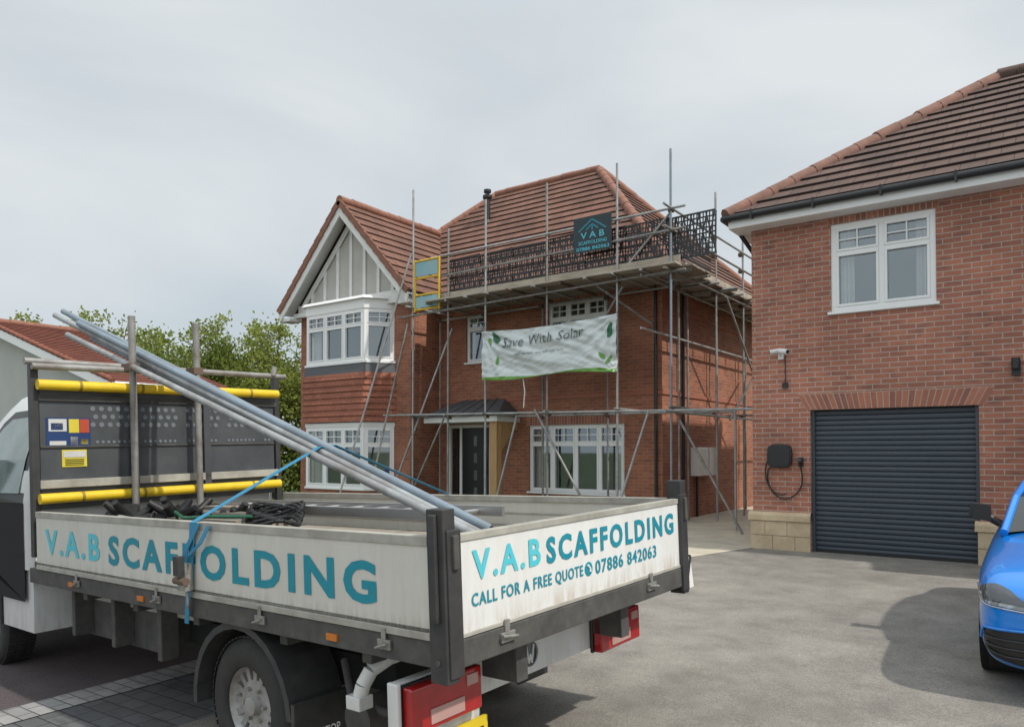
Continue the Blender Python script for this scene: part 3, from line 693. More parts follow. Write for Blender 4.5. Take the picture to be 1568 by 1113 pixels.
for y0 in (-.42,-1.83):
    b.box((sb_-.02,y0-.01,.475),(sb_-.001,y0+.43,.675),blackp)
    b.box((sb_-.075,y0,.482),(sb_-.02,y0+.42,.668),red)
b.finish('tail_lamps',TR,bevel=.018,seg=3)
b=MB()
for y0 in (-.42,-1.83):
    b.box((sb_-.081,y0+.12,.505),(sb_-.074,y0+.32,.565),clr); b.box((sb_-.080,y0+.03,.60),(sb_-.0745,y0+.10,.645),clr)
b.box((sb_-.03,-.50,.24),(sb_-.015,-.30,.42),yp); b.box((sb_-.035,-.51,.23),(sb_-.0305,-.29,.24),blackp)
for i,zz in enumerate((.34,.36)): b.box((sb_-.033,-.47+.05*i,.29),(sb_-.0305,-.44+.05*i,.38),blackp)
b.finish('lamp_lenses_and_plate',TR)
b=MB(); badge=M('badge_grey',(.16,.17,.18),.3,.5)
ring=[(sb_-.006,-.86+.055*math.cos(t),.60+.055*math.sin(t)) for t in [2*math.pi*i/24 for i in range(24)]]
b.tube((sb_-.003,-.86,.60),(sb_-.001,-.86,.60),.055,badge,24)
for i in range(24): b.tube(ring[i],ring[(i+1)%24],.007,badge,6)
for a,c in (((-.03,.045),(-.012,-.045)),((-.012,-.045),(0,0)),((0,0),(.012,-.045)),((.012,-.045),(.03,.045))): b.tube((sb_-.006,-.86+a[0],.60+a[1]),(sb_-.006,-.86+c[0],.60+c[1]),.006,twhite,6)
b.finish('round_badge',TR)
b=MB(); b.path([(.50,-.42,.70),(.50,-.30,.71),(.52,-.2,.70),(.55,-.12,.66),(.57,-.09,.60),(.58,-.08,.55)],.034,twhite,12); b.box((.54,-.12,.50),(.63,-.04,.56),twhite)
b.box((.7,-1.9,.45),(2.9,-.40,.6),dark); b.tube((1.45,-1.95,.36),(1.45,-.15,.36),.06,dark,12); b.tube((1.45,-1.0,.36),(4.8,-1.0,.45),.04,dark)
b.box((2.6,-.55,.40),(3.7,-.25,.66),tdirt); b.box((2.1,-.3,.66),(3.9,-.22,.75),paneld)
for s_ in (2.4,3.0,3.6): b.box((s_,-.23,.42),(s_+.05,-.12,.78),tdirt)
for s_ in (2.2,2.5,2.8,3.1,3.4,3.7): b.tube((s_,-.22,.70),(s_,-.21,.70),.014,dark,8)
b.path([(1.0,-.5,.62),(1.3,-.5,.5),(1.9,-.5,.5),(2.3,-.5,.62)],.03,dark)
b.path([(.95,-.3,.6),(.8,-.22,.45),(.6,-.3,.40),(.4,-.5,.42)],.022,tdirt); b.tube((.75,-.7,.38),(.75,-.2,.38),.09,tdirt,14)
b.finish('underbody',TR,bevel=.006)
def wheel(s,y,out,name):
    b=MB(); n=40
    prof=[(-.11,.20),(-.115,.30),(-.09,.338),(-.04,.345),(.04,.345),(.09,.338),(.115,.30),(.11,.20),(.095,.195)]
    vs=[];fs=[]
    for i in range(n):
        t=2*math.pi*i/n
        for (w_,r) in prof: vs.append((math.cos(t)*r,w_,math.sin(t)*r))
    k=len(prof)
    for i in range(n):
        for j in range(k-1): fs.append((i*k+j,((i+1)%n)*k+j,((i+1)%n)*k+j+1,i*k+j+1))
    b.add(vs,fs,rubber,True)
    for i in range(60):
        t=2*math.pi*i/60; c=V((math.cos(t),0,math.sin(t))); tt=V((-math.sin(t),0,math.cos(t)))
        for yy in (-.07,.0,.07):
            p=c*.343+Y_*yy; b.add([p-tt*.012-Y_*.028,p+tt*.012-Y_*.028,p+tt*.012+Y_*.028,p-tt*.012+Y_*.028,p-tt*.012-Y_*.028+c*.008,p+tt*.012-Y_*.028+c*.008,p+tt*.012+Y_*.028+c*.008,p-tt*.012+Y_*.028+c*.008],[(4,5,6,7),(0,1,5,4),(1,2,6,5),(2,3,7,6),(3,0,4,7)],rubber)
    rim=M('wheel_steel',(.46,.46,.46),.4,.4,col2=(.24,.22,.2),ns=8)
    prof2=[(.10,.205),(.085,.19),(.03,.18),(.03,.14)]
    vs=[];fs=[]
    for i in range(n):
        t=2*math.pi*i/n
        for (w_,r) in prof2: vs.append((math.cos(t)*r,w_*out,math.sin(t)*r))
    for i in range(n):
        for j in range(3): fs.append((i*4+j,((i+1)%n)*4+j,((i+1)%n)*4+j+1,i*4+j+1))
    b.add(vs,fs,rim,True)
    b.tube((0,.0,0),(0,.01*out,0),.19,dark,32)
    for i in range(16):
        t=2*math.pi*i/16; c=V((math.cos(t),0,math.sin(t))); tt=V((-math.sin(t),0,math.cos(t)))
        P=[c*.10-tt*.012,c*.10+tt*.012,c*.185+tt*.018,c*.185-tt*.018]; b.prism([p+Y_*.045*out for p in P],Y_*.02*out,rim)
    b.tube((0,.02*out,0),(0,.064*out,0),.125,rim,32); b.tube((0,.064*out,0),(0,.10*out,0),.055,rim,24,r2=.045)
    for i in range(6):
        t=2*math.pi*i/6; b.tube((math.cos(t)*.085,.058*out,math.sin(t)*.085),(math.cos(t)*.085,.085*out,math.sin(t)*.085),.011,galv,8)
    b.tube((0,0,0),(0,-.1*out,0),.15,dark,24)
    o=b.finish(name,TR); o.location=(s,y,.345); return o
wheel(1.45,-.19,1,'wheel_rear_near'); wheel(1.45,-1.86,-1,'wheel_rear_far'); wheel(5.1,-.19,1,'wheel_front_near'); wheel(5.1,-1.86,-1,'wheel_front_far')
b=MB()
for y0,y1 in ((-.34,-.03),(-2.02,-1.71)):
    pr=[(math.cos(math.radians(a)),math.sin(math.radians(a))) for a in range(-5,190,13)]
    for p,q in zip(pr[:-1],pr[1:]):
        P=[V((1.45+p[0]*.40,y0,.345+p[1]*.40)),V((1.45+q[0]*.40,y0,.345+q[1]*.40)),V((1.45+q[0]*.435,y0,.345+q[1]*.435)),V((1.45+p[0]*.435,y0,.345+p[1]*.435))]
        b.prism(P,(0,y1-y0,0),tblack)
    b.box((.99,y0,.10),(1.015,y1,.45),tblack)
b.finish('mudguards',TR)
text_mesh('mudflap_text','ONE STOP',(.987,-.07,.26),V((0,-1,0)),Z_,.22,.045,white,TR,.01); text_mesh('mudflap_text','INGIMEX',(.987,-.07,.18),V((0,-1,0)),Z_,.24,.06,white,TR,.02)
b=MB()
prof=[(4.05,.42),(4.05,1.2),(4.05,1.95),(4.12,2.14),(4.3,2.2),(4.9,2.18),(5.1,2.08),(5.75,1.5),(6.35,1.28),(6.5,1.1),(6.55,.8),(6.5,.38),(5.55,.38),(5.5,.62),(5.35,.78),(5.1,.83),(4.85,.78),(4.7,.62),(4.65,.38)]
def hw(z): return 1.01 if z<1.35 else 1.01-.28*((z-1.35)/.85)**1.5
def section(z):
    xs=[]; P=prof
    for i in range(len(P)):
        (x0,z0),(x1,z1)=P[i],P[(i+1)%len(P)]
        if (z0<=z)!=(z1<=z): xs.append(x0+(x1-x0)*(z-z0)/(z1-z0))
    return min(xs),max(xs)
zs_=[.85,1.0,1.1,1.2,1.29,1.35,1.5,1.65,1.8,1.95,2.05,2.14,2.19]
rows=[]
for z in zs_:
    a,c=section(z); h_=hw(z); cr=.10
    rows.append([(a+cr*.5,-1.02+h_,z),(c-cr,-1.02+h_,z),(c,-1.02+h_-cr*1.6,z),(c,-1.02-h_+cr*1.6,z),(c-cr,-1.02-h_,z),(a+cr*.5,-1.02-h_,z),(a,-1.02-h_+cr*.6,z),(a,-1.02+h_-cr*.6,z)])
k=8; vs=[p for r in rows for p in r]
fs=[(i*k+j,i*k+(j+1)%k,(i+1)*k+(j+1)%k,(i+1)*k+j) for i in range(len(rows)-1) for j in range(k)]
b.add([V(p) for p in vs],[f[::-1] for f in fs]+[tuple(range((len(rows)-1)*k,len(rows)*k))],twhite,True)
b.box((4.06,-1.98,.40),(4.66,-.03,.85),twhite); b.box((5.54,-1.98,.38),(6.5,-.06,.85),twhite)
b.finish('cab',TR,bevel=0)
b=MB(); tglass=M('cab_glass',(.20,.26,.25),.08,col2=(.10,.14,.13),spec=.8)
def cside(s,z,sg,d): return V((s,-1.02+sg*(hw(z)+d),z))
for sg in (1,-1):
    def poly(pts_,d,mat):
        P=[cside(s,z,sg,d) for s,z in pts_]
        for i in range(1,len(P)-1): b.face([P[0],P[i],P[i+1]],mat)
    poly([(4.16,1.33),(4.16,1.65),(5.28,1.65),(5.5,1.42),(5.5,1.33)],.006,blackp)
    poly([(4.16,1.65),(4.18,1.9),(4.24,2.03),(4.85,2.03),(5.0,1.95),(5.28,1.65)],.006,blackp)
    poly([(4.23,1.40),(4.23,1.65),(5.22,1.65),(5.42,1.44),(5.42,1.40)],.012,tglass)
    poly([(4.23,1.65),(4.25,1.88),(4.30,1.97),(4.82,1.97),(4.95,1.90),(5.22,1.65)],.012,tglass)
    poly([(4.15,.62),(4.15,1.33),(5.5,1.33),(5.5,.95),(4.9,.86),(4.6,.62)],.004,dark)
    b.box((4.66,-1.02+sg*.9,.40),(4.70,-1.02+sg*1.0,.85),dark)
    b.box((5.35,-1.02+sg*1.02,1.35),(5.5,-1.02+sg*1.25,1.75),tblack)
b.face([(5.13,-1.75,2.07),(5.13,-.3,2.07),(5.76,-.12,1.52),(5.76,-1.92,1.52)],tglass)
b.finish('cab_glass_and_trim',TR)
b=MB(); hx=3.97; hb=M('headboard_panel',(.045,.05,.055),.4,col2=(.085,.09,.095),ns=3); pyel=M('padding_yellow',(.82,.56,.01),.55,col2=(.62,.42,.02),ns=8)
b.box((hx,-1.98,1.28),(hx+.03,-.06,2.14),hb)
for y in (-.03,-2.02): b.box((hx-.01,y-.025,.95),(hx+.05,y+.025,2.32),tblack)
b.box((hx-.03,-2.0,1.43),(hx-.001,-.05,1.49),paneld); b.box((hx-.02,-2.0,2.06),(hx-.001,-.05,2.10),tdirt)
b.box((hx-.012,-1.98,1.72),(hx-.001,-.06,1.735),tdirt)
for y in (-.72,-1.32): b.box((hx-.03,y-.03,1.3),(hx-.001,y+.03,2.1),hb)
hole=M('headboard_hole',(.18,.20,.22),.5)
for k in range(38):
    y=-.45-k*.04
    if k%9 in (7,8): continue
    b.tube((hx-.002,y,1.76),(hx-.004,y,1.76),.012,hole,8)
for k in range(24):
    y=-.42-k*.062
    if k%6>4: continue
    for j,z in enumerate((1.89,1.95,2.01)): b.tube((hx-.002,y-.02*(j%2),z),(hx-.004,y-.02*(j%2),z),.019,hole,8)
b.finish('headboard',TR,bevel=.003)
b=MB(); b.tube((hx-.06,-.03,2.17),(hx-.06,-1.99,2.17),.037,pyel,14); b.tube((hx-.06,-.03,1.36),(hx-.06,-1.99,1.36),.037,pyel,14)
pbm=M('pad_band',(.3,.2,.02),.6)
for y in (-.3,-.75,-1.2,-1.7):
    for z in (2.17,1.36): b.tube((hx-.06,y,z),(hx-.06,y-.02,z),.039,pbm,14)
b.finish('yellow_padding',TR)
b=MB()
b.tube((hx,.03,2.34),(hx,-2.12,2.34),.0245,steelw); b.tube((hx-.05,-.0,2.30),(hx-.05,-.75,2.31),.0245,steelw)
for y in (-.67,-1.19):
    b.tube((hx-.12,y,1.0),(hx-.12,y-.0,2.72),.0265,steelw,14)
    b.box((hx-.15,y-.04,2.30),(hx+.02,y+.04,2.355),rusty)
b.tube((hx-.02,-1.98,2.34),(hx-.02,-2.0,2.42),.0245,steelw)
b.finish('headboard_rack_tubes',TR)
b=MB(); stb=M('sticker_blue',(.02,.05,.16),.4); stw=M('sticker_white',(.6,.6,.58),.4); sty=M('sticker_yellow',(.70,.58,.05),.4); strd=M('sticker_red',(.5,.08,.04),.4)
b.box((hx-.006,-.40,1.72),(hx-.002,-.1,1.94),stb)
for (y,z,wd,hh,mt_) in ((-.115,1.84,.12,.09,stw),(-.13,1.85,.08,.05,stb),(-.12,1.74,.11,.03,stw),(-.25,1.83,.07,.1,sty),(-.325,1.83,.065,.1,strd),(-.25,1.735,.14,.08,stb),(-.26,1.74,.05,.06,stw),(-.33,1.745,.05,.04,sty)):
    b.box((hx-.009,y-wd,z),(hx-.0062,y,z+hh),mt_)
b.box((hx-.006,-.37,1.58),(hx-.002,-.2,1.705),sty); b.box((hx-.009,-.36,1.65),(hx-.0062,-.21,1.695),stw)
for i in range(4): b.box((hx-.009,-.35,1.592+i*.013),(hx-.0062,-.22,1.597+i*.013),blackp)
b.finish('warning_stickers',TR)
b=MB()
steelv=M('load_tube_steel',(.38,.40,.41),.55,.2,col2=(.19,.18,.17),ns=3.5,contrast=.16); steelv2=M('load_tube_blue',(.24,.31,.37),.55,.2,col2=(.17,.19,.21),ns=3.5,contrast=.2)
ends=[((.40,-.86,1.12),(5.36,-.70,2.94)),((.32,-.93,1.10),(5.34,-.76,2.98)),((.55,-1.0,1.15),(4.95,-.80,2.82)),((.30,-.80,1.10),(4.9,-.62,2.70)),((.5,-.9,1.19),(4.85,-.69,2.80)),((.75,-1.05,1.19),(4.9,-.86,2.77)),((.45,-.97,1.06),(4.7,-.74,2.66))]
for i,(p,q) in enumerate(ends):
    p=V(p);q=V(q); b.tube(p,q,.0242,[steelv,steelv2,steelv,steelv,steelv2,steelw,steelv2][i],14); d=(q-p).normalized(); b.tube(q+d*.0005,q+d*.001,.019,dark,14); b.tube(p-d*.0005,p-d*.001,.019,dark,14)
b.finish('load_scaffold_tubes',TR)
b=MB(); alu=M('ladder_aluminium',(.5,.5,.5),.35,.8)
for y in (-1.15,-1.5): b.box((.9,y-.012,1.19),(3.6,y+.012,1.255),alu)
for k in range(10): b.tube((1.1+k*.27,-1.15,1.22),(1.1+k*.27,-1.5,1.22),.015,alu)
for k in range(6): b.box((.35+.05*k,-1.95+.235*k,.927+.002*(k%2)),(3.5+.03*k,-1.74+.235*k,.965+.002*(k%2)),plank)
for k in range(5): b.box((.9+.05*k,-1.9+.235*k,.972),(3.4+.03*k,-1.69+.235*k,1.01),plank)
for k in range(5): b.tube((.6,-.12-.05*k,1.03),(3.6,-.14-.05*k,1.05),.0245,steel)
for k in range(4): b.tube((1.2,-.14-.05*k,1.09),(3.3,-.15-.05*k,1.22),.0245,steelw if k%2 else steelb)
for k in range(3): b.box((2.4+k*.1,-.75-.2*k,1.02),(3.5,-.62-.2*k,1.20+.02*k),plank)
b.finish('load_boards_and_ladder',TR,bevel=.003)
b=MB(); cab_=M('cable_black',(.015,.015,.015),.5); grn=M('strap_green',(.01,.10,.05),.7)
for c in range(9):
    cx,cy_=1.95+.08*c,-.58-.06*c; pts_=[V((cx+.20*math.cos(t)*(1+.1*(c%3)),cy_+.14*math.sin(t),1.21+.012*c*.5+.02*math.sin(3*t+c))) for t in [2*math.pi*i/20 for i in range(21)]]
    b.path(pts_,.012,cab_ ,6)
b.path([(2.9,-.5,1.20),(2.7,-.38,1.27),(2.5,-.33,1.24),(2.3,-.4,1.25),(2.1,-.55,1.24)],.011,grn,6)
for (cx,cy_,cz,r) in ((3.45,-.45,1.17,.17),(3.3,-.7,1.18,.18),(3.55,-.95,1.14,.15),(3.0,-.95,1.12,.14)):
    for k in range(12):
        a=random.uniform(0,6.28); p=V((cx,cy_,cz)); q=p+V((math.cos(a)*r,math.sin(a)*r,random.uniform(-.02,.16))); b.tube(p,q,.05,cab_,6,r2=.025)
b.finish('load_cables_and_bags',TR)
b=MB(); strapm=M('ratchet_strap_blue',(.03,.22,.38),.6)
def ribbon(pts,wd,mat,wv=X_):
    for p,q in zip(pts[:-1],pts[1:]):
        p=V(p);q=V(q); n_=(q-p).cross(wv).normalized()*.002
        b.prism([p-wv*wd/2-n_,p+wv*wd/2-n_,q+wv*wd/2-n_,q-wv*wd/2-n_],n_*2,mat)
ribbon([(1.85,-2.02,1.28),(1.78,-.93,1.66),(1.76,-.80,1.65),(1.76,-.02,1.29),(1.77,.014,1.27),(1.80,.018,.95)],.045,strapm)
ribbon([(1.70,.02,1.27),(1.82,.03,1.12),(1.86,.03,1.02),(1.80,.03,.92),(1.84,.02,.74)],.04,strapm)
ribbon([(1.60,.02,1.26),(1.66,.035,1.17),(1.78,.035,1.10)],.035,strapm)
b.box((1.77,.02,.92),(1.85,.06,1.06),galv); b.tube((1.76,.06,.97),(1.87,.06,.97),.02,rusty); b.box((1.785,.055,1.0),(1.835,.09,1.1),tblack); b.path([(1.81,.03,.92),(1.80,.03,.84),(1.83,.01,.80)],.008,galv)
b.finish('ratchet_strap',TR)
U=V((-1,0,0)); y=.003
text_mesh('lettering_side_initials','V.A.B',(3.74,y,.99),U,Z_,.84,.17,cyan,TR,.03,1.25)
text_mesh('lettering_side_name','SCAFFOLDING',(2.78,y,.98),U,Z_,2.42,.18,teal,TR,.035,1.3)
U2=V((0,-1,0)); x=-.0235
text_mesh('lettering_tail_initials','V.A.B',(x,-.16,1.085),U2,Z_,.455,.12,cyan,TR,.03,1.25)
text_mesh('lettering_tail_name','SCAFFOLDING',(x,-.66,1.08),U2,Z_,1.25,.12,teal,TR,.035,1.3)
text_mesh('lettering_tail_call','CALL FOR A FREE QUOTE',(x,-.15,.975),U2,Z_,.80,.062,teal,TR,.02,1.15)
text_mesh('lettering_tail_phone','07886 842063',(x,-1.06,.975),U2,Z_,.63,.068,teal,TR,.02,1.15)
b=MB(); b.tube((-.0205,-1.0,1.01),(-.0225,-1.0,1.01),.034,teal,20); b.path([(-.024,-.99,1.03),(-.024,-1.01,1.01),(-.024,-1.01,.995)],.006,white,6); b.finish('phone_symbol',TR)
# ------------------------------------------------------------ BLUE CAR
CR=empty('parked_car',(.47,5.40,0)); CR.rotation_euler=(0,0,math.radians(90))
blue=M('car_paint_blue',(.0,.21,.70),.3,.0,col2=(.0,.20,.68),coat=1)
cglass=M('car_glass',(.015,.02,.022),.03,spec=.9)
b=MB()
st_=[(0.0,.70,.24,.58,.64),(.04,.81,.2,.65,.70),(.14,.88,.17,.71,.76),(.35,.905,.16,.77,.82),(.75,.915,.16,.81,.89),(1.3,.91,.16,.86,.97),(1.8,.91,.17,.90,1.0),(2.6,.91,.17,.92,1.0),(3.4,.91,.18,.95,1.02),(4.0,.88,.2,.96,1.03),(4.25,.82,.25,.93,.99),(4.36,.70,.3,.82,.88)]
rows=[]
for (d,hwd,zb,zs,zt) in st_:
    pts_=[(0,zb),(hwd*.85,zb),(hwd*.97,zb+.08),(hwd,zb+.22*(zs-zb)/.5+.05),(hwd*.985,zs-.16),(hwd*1.0,zs-.08),(hwd*.95,zs),(hwd*.8,zs+(zt-zs)*.55),(hwd*.4,zt-.01),(0,zt)]
    L=[(d,-y,z) for y,z in pts_]; Rr=[(d,y,z) for y,z in pts_[::-1][1:]]
    rows.append(L+Rr[:-1])
k=len(rows[0]); vs=[p for r in rows for p in r]
fs=[(i*k+j,(i+1)*k+j,(i+1)*k+(j+1)%k,i*k+(j+1)%k) for i in range(len(rows)-1) for j in range(k)]
fs+=[tuple(range(k)),tuple(range((len(rows)-1)*k,len(rows)*k))[::-1]]
b.add(vs,fs,blue,True)
o=b.finish('body',CR); ss=o.modifiers.new('s','SUBSURF'); ss.levels=3; ss.render_levels=3
bpy.context.view_layer.update()
dg=bpy.context.evaluated_depsgraph_get(); bme=bpy.data.meshes.new_from_object(o.evaluated_get(dg))
bvh=BVHTree.FromPolygons([q.co.copy() for q in bme.vertices],[tuple(p.vertices) for p in bme.polygons])
bpy.data.meshes.remove(bme)
def snap(p,off):
    co,no,_,_=bvh.find_nearest(V(p))
    c=V((co.x-2.2,co.y,co.z-.55))
    if no.dot(V((co.x-1.2,co.y,co.z-.5)))<0: no=-no
    return co+no*off
def patch(mb,quad,off,mat,nu=14,nv=6):
    """curved inlay lying on the body: quad = 4 corners (bottom-left, bottom-right, top-right, top-left)"""
    a,b_,c,d=map(V,quad)
    vs=[]
    for j in range(nv+1):
        for i in range(nu+1):
            u=i/nu;v=j/nv
            vs.append(snap(a.lerp(b_,u).lerp(d.lerp(c,u),v),off))
    mb.add(vs,[(j*(nu+1)+i,j*(nu+1)+i+1,(j+1)*(nu+1)+i+1,(j+1)*(nu+1)+i) for j in range(nv) for i in range(nu)],mat,True)
def trim(mb,pts,off,r,mat,n=6):
    P=[]
    for p,q in zip(pts[:-1],pts[1:]):
        for i in range(6): P.append(snap(V(p).lerp(V(q),i/6),off))
    P.append(snap(pts[-1],off)); mb.path(P,r,mat,n)
b=MB()
gs=[(1.30,.80,.90,.95),(1.80,.74,.90,1.19),(2.3,.66,.90,1.34),(2.8,.64,.90,1.38),(3.3,.64,.90,1.34),(3.9,.66,.95,1.10),(4.1,.7,.95,1.0)]
rows=[[(d,-h_-(.12 if z>1.1 else .02),zb),(d,-h_,z-.04),(d,-h_*.7,z),(d,0,z+.015),(d,h_*.7,z),(d,h_,z-.04),(d,h_+(.12 if z>1.1 else .02),zb)] for d,h_,zb,z in gs]
k=7
for i in range(len(rows)-1):
    for j in range(k-1):
        mat=blue if (2<=i<=3 and 1<=j<=4) else cglass
        b.add([rows[i][j],rows[i+1][j],rows[i+1][j+1],rows[i][j+1]],[(0,1,2,3)],mat,True)
for sg in (-1,1):
    for (i0) in range(len(rows)-1):
        j=1 if sg<0 else 5; b.tube(rows[i0][j],rows[i0+1][j],.03,blue,8)
b.finish('greenhouse',CR)
b=MB(); chrome=M('lamp_chrome',(.55,.57,.60),.15,.8); hl=M('headlamp_glass',(.07,.08,.09),.05,coat=1); slat=M('bumper_slat',(.03,.03,.03),.3)
bo=M('lamp_lens_silver',(.45,.48,.52),.1,.6)
for sg in (-1,1):
    patch(b,[(-.02,sg*.52,.545),(.22,sg*.97,.61),(.36,sg*.97,.675),(-.02,sg*.56,.60)],.004,hl,18,6)
    patch(b,[(-.02,sg*.60,.565),(.06,sg*.86,.585),(.08,sg*.88,.605),(-.02,sg*.62,.59)],.007,bo,10,3)
    trim(b,[(-.02,sg*.52,.548),(.06,sg*.86,.575),(.22,sg*.97,.615)],.006,.005,chrome)
    trim(b,[(.12,sg*.93,.64),(.34,sg*.97,.672)],.006,.004,chrome)
    patch(b,[(-.02,sg*.50,.24),(.12,sg*1.0,.24),(.06,sg*.95,.42),(-.02,sg*.54,.44)],.004,blackp,16,8)
    for z in (.28,.33,.38): trim(b,[(-.02,sg*.54,z),(.06,sg*.93,z)],.012,.007,slat)
    trim(b,[(-.02,sg*.50,.45),(.05,sg*.93,.435),(.12,sg*1.0,.34)],.012,.009,blue)
    b.prism([(1.66,sg*.90,.96),(1.66,sg*1.03,.975),(1.64,sg*1.06,1.03),(1.66,sg*1.03,1.10),(1.66,sg*.91,1.09)],(.12,0,0),blackp)
    b.tube((1.72,sg*.84,.94),(1.72,sg*.94,1.0),(.03),blackp)
patch(b,[(-.03,-.42,.26),(-.03,.42,.26),(-.03,.40,.56),(-.03,-.40,.56)],.004,blackp,16,8)
patch(b,[(-.02,-.95,.175),(-.02,.95,.175),(-.02,.95,.225),(-.02,-.95,.225)],.004,blackp,24,3)
b.finish('lamps_grille_mirrors',CR)
b=MB()
for d in (.86,3.45):
    for sg in (-1,1):
        b.tube((d,sg*.68,.33),(d,sg*.885,.33),.33,rubber,36)
        b.tube((d,sg*.87,.36),(d,sg*.908,.36),.36,dark,36); b.tube((d,sg*.909,.33),(d,sg*.9095,.33),.325,rubber,36); b.tube((d,sg*.9097,.33),(d,sg*.911,.33),.23,chrome,36)
b.finish('wheels',CR)
# ------------------------------------------------------------ small folded board
wb=empty('folded_a_board',(-3.42,7.9,0)); m=MB()
m.prism([(-.15,-.1,0.004),(-.15,.12,0.004),(-.15,.02,.34),(-.15,-.01,.34)],(.26,0,0),white); m.box((-.1,-.115,.06),(.06,-.085,.2),leadm)
m.tube((-.16,-.1,.01),(-.16,0,.36),.012,blackp); m.tube((.12,-.1,.01),(.12,0,.36),.012,blackp); m.tube((-.16,0,.36),(.12,0,.36),.012,blackp); m.tube((-.16,-.1,.02),(.12,-.1,.02),.014,blackp); m.finish('body',wb)
# ------------------------------------------------------------ BUNGALOW LEFT
BG=empty('white_bungalow'); m=MB(); wr=M('white_render_wall',(.50,.50,.48),.85,col2=(.44,.44,.42),ns=1)
bx,by=-20.5,10.2; rx=-29.0; rz_=5.9; ez_=3.35; d=3.2
wall(m,(rx-8.5,by,0),X_,17.0,-1.5,1.6,[],brick_main,nf); wall(m,(rx-8.5,by,0),X_,17.0,1.6,3.1,[],wr,nf)
m.face([(rx-8.5,by,3.1),(bx,by,3.1),(rx,by,rz_-.2)],wr); wall(m,(bx,by,0),Y_,d,-1.5,3.2,[],wr,nr)
m.finish('walls',BG); m=MB()
roof(m,(bx+.4,by-.4,ez_),(bx+.4,by+d,ez_),(rx,by-.4,rz_),(rx,by+d,rz_),tile_red); roof(m,(rx-8.9,by+d,ez_),(rx-8.9,by-.4,ez_),(rx,by+d,rz_),(rx,by-.4,rz_),tile_red)
ridge(m,(rx,by-.4,rz_),(rx,by+d,rz_))
for i in range(26):
    p=V((bx+.4,by-.42,ez_+.03)).lerp(V((rx,by-.42,rz_+.03)),i/26); q=V((bx+.4,by-.42,ez_+.03)).lerp(V((rx,by-.42,rz_+.03)),(i+1)/26); m.tube(p,q,.08,tile_red,8,r2=.07)
m.finish('roof',BG); m=MB()
m.prism([(bx+.4,by-.4,ez_-.03),(rx,by-.4,rz_-.03),(rx,by-.4,rz_-.3),(bx+.4,by-.4,ez_-.3)],(0,-.04,0),white)
m.face([(bx+.4,by-.4,ez_-.05),(rx,by-.4,rz_-.05),(rx,by,rz_-.05),(bx+.4,by,ez_-.05)],white)
m.box((bx-.1,by-.4,ez_-.32),(bx+.42,by+d,ez_-.28),white); m.tube((bx+.45,by-.4,ez_-.05),(bx+.45,by+d,ez_-.05),.05,white)
m.box((-30.5,by-.08,1.2),(-26,by-.01,2.4),white); m.box((-30.3,by-.1,1.3),(-26.2,by-.081,2.3),roomm)
m.finish('fascias',BG)
# ------------------------------------------------------------ TREES
def leafmat(name,c1,c2):
    m=bpy.data.materials.new(name); m.use_nodes=True; nt=m.node_tree; nt.nodes.clear(); L=nt.links
    o=N(nt,'ShaderNodeOutputMaterial'); d=N(nt,'ShaderNodeBsdfDiffuse'); t=N(nt,'ShaderNodeBsdfTranslucent'); x=N(nt,'ShaderNodeMixShader'); x.inputs[0].default_value=.45
    ge=N(nt,'ShaderNodeNewGeometry'); no=N(nt,'ShaderNodeTexNoise'); no.inputs['Scale'].default_value=1.3
    tc=N(nt,'ShaderNodeTexCoord'); L.new(tc.outputs['Object'],no.inputs['Vector'])
    ad=N(nt,'ShaderNodeMath',operation='MULTIPLY_ADD'); ad.inputs[1].default_value=.5; L.new(ge.outputs['Random Per Island'],ad.inputs[0]); L.new(no.outputs[0],ad.inputs[2])
    r=N(nt,'ShaderNodeValToRGB'); r.color_ramp.elements[0].position=.4; r.color_ramp.elements[1].position=1.; r.color_ramp.elements[0].color=c4(c2); r.color_ramp.elements[1].color=c4(c1)
    L.new(ad.outputs[0],r.inputs[0]); L.new(r.outputs[0],d.inputs[0]); L.new(r.outputs[0],t.inputs[0]); L.new(d.outputs[0],x.inputs[1]); L.new(t.outputs[0],x.inputs[2]); L.new(x.outputs[0],o.inputs[0]); return m
leafm=[leafmat('leaves_spring',(.33,.37,.10),(.15,.20,.04)),leafmat('leaves_mid',(.24,.29,.075),(.10,.15,.03))]
bark=M('bark',(.10,.075,.055),.9,bump=.5)
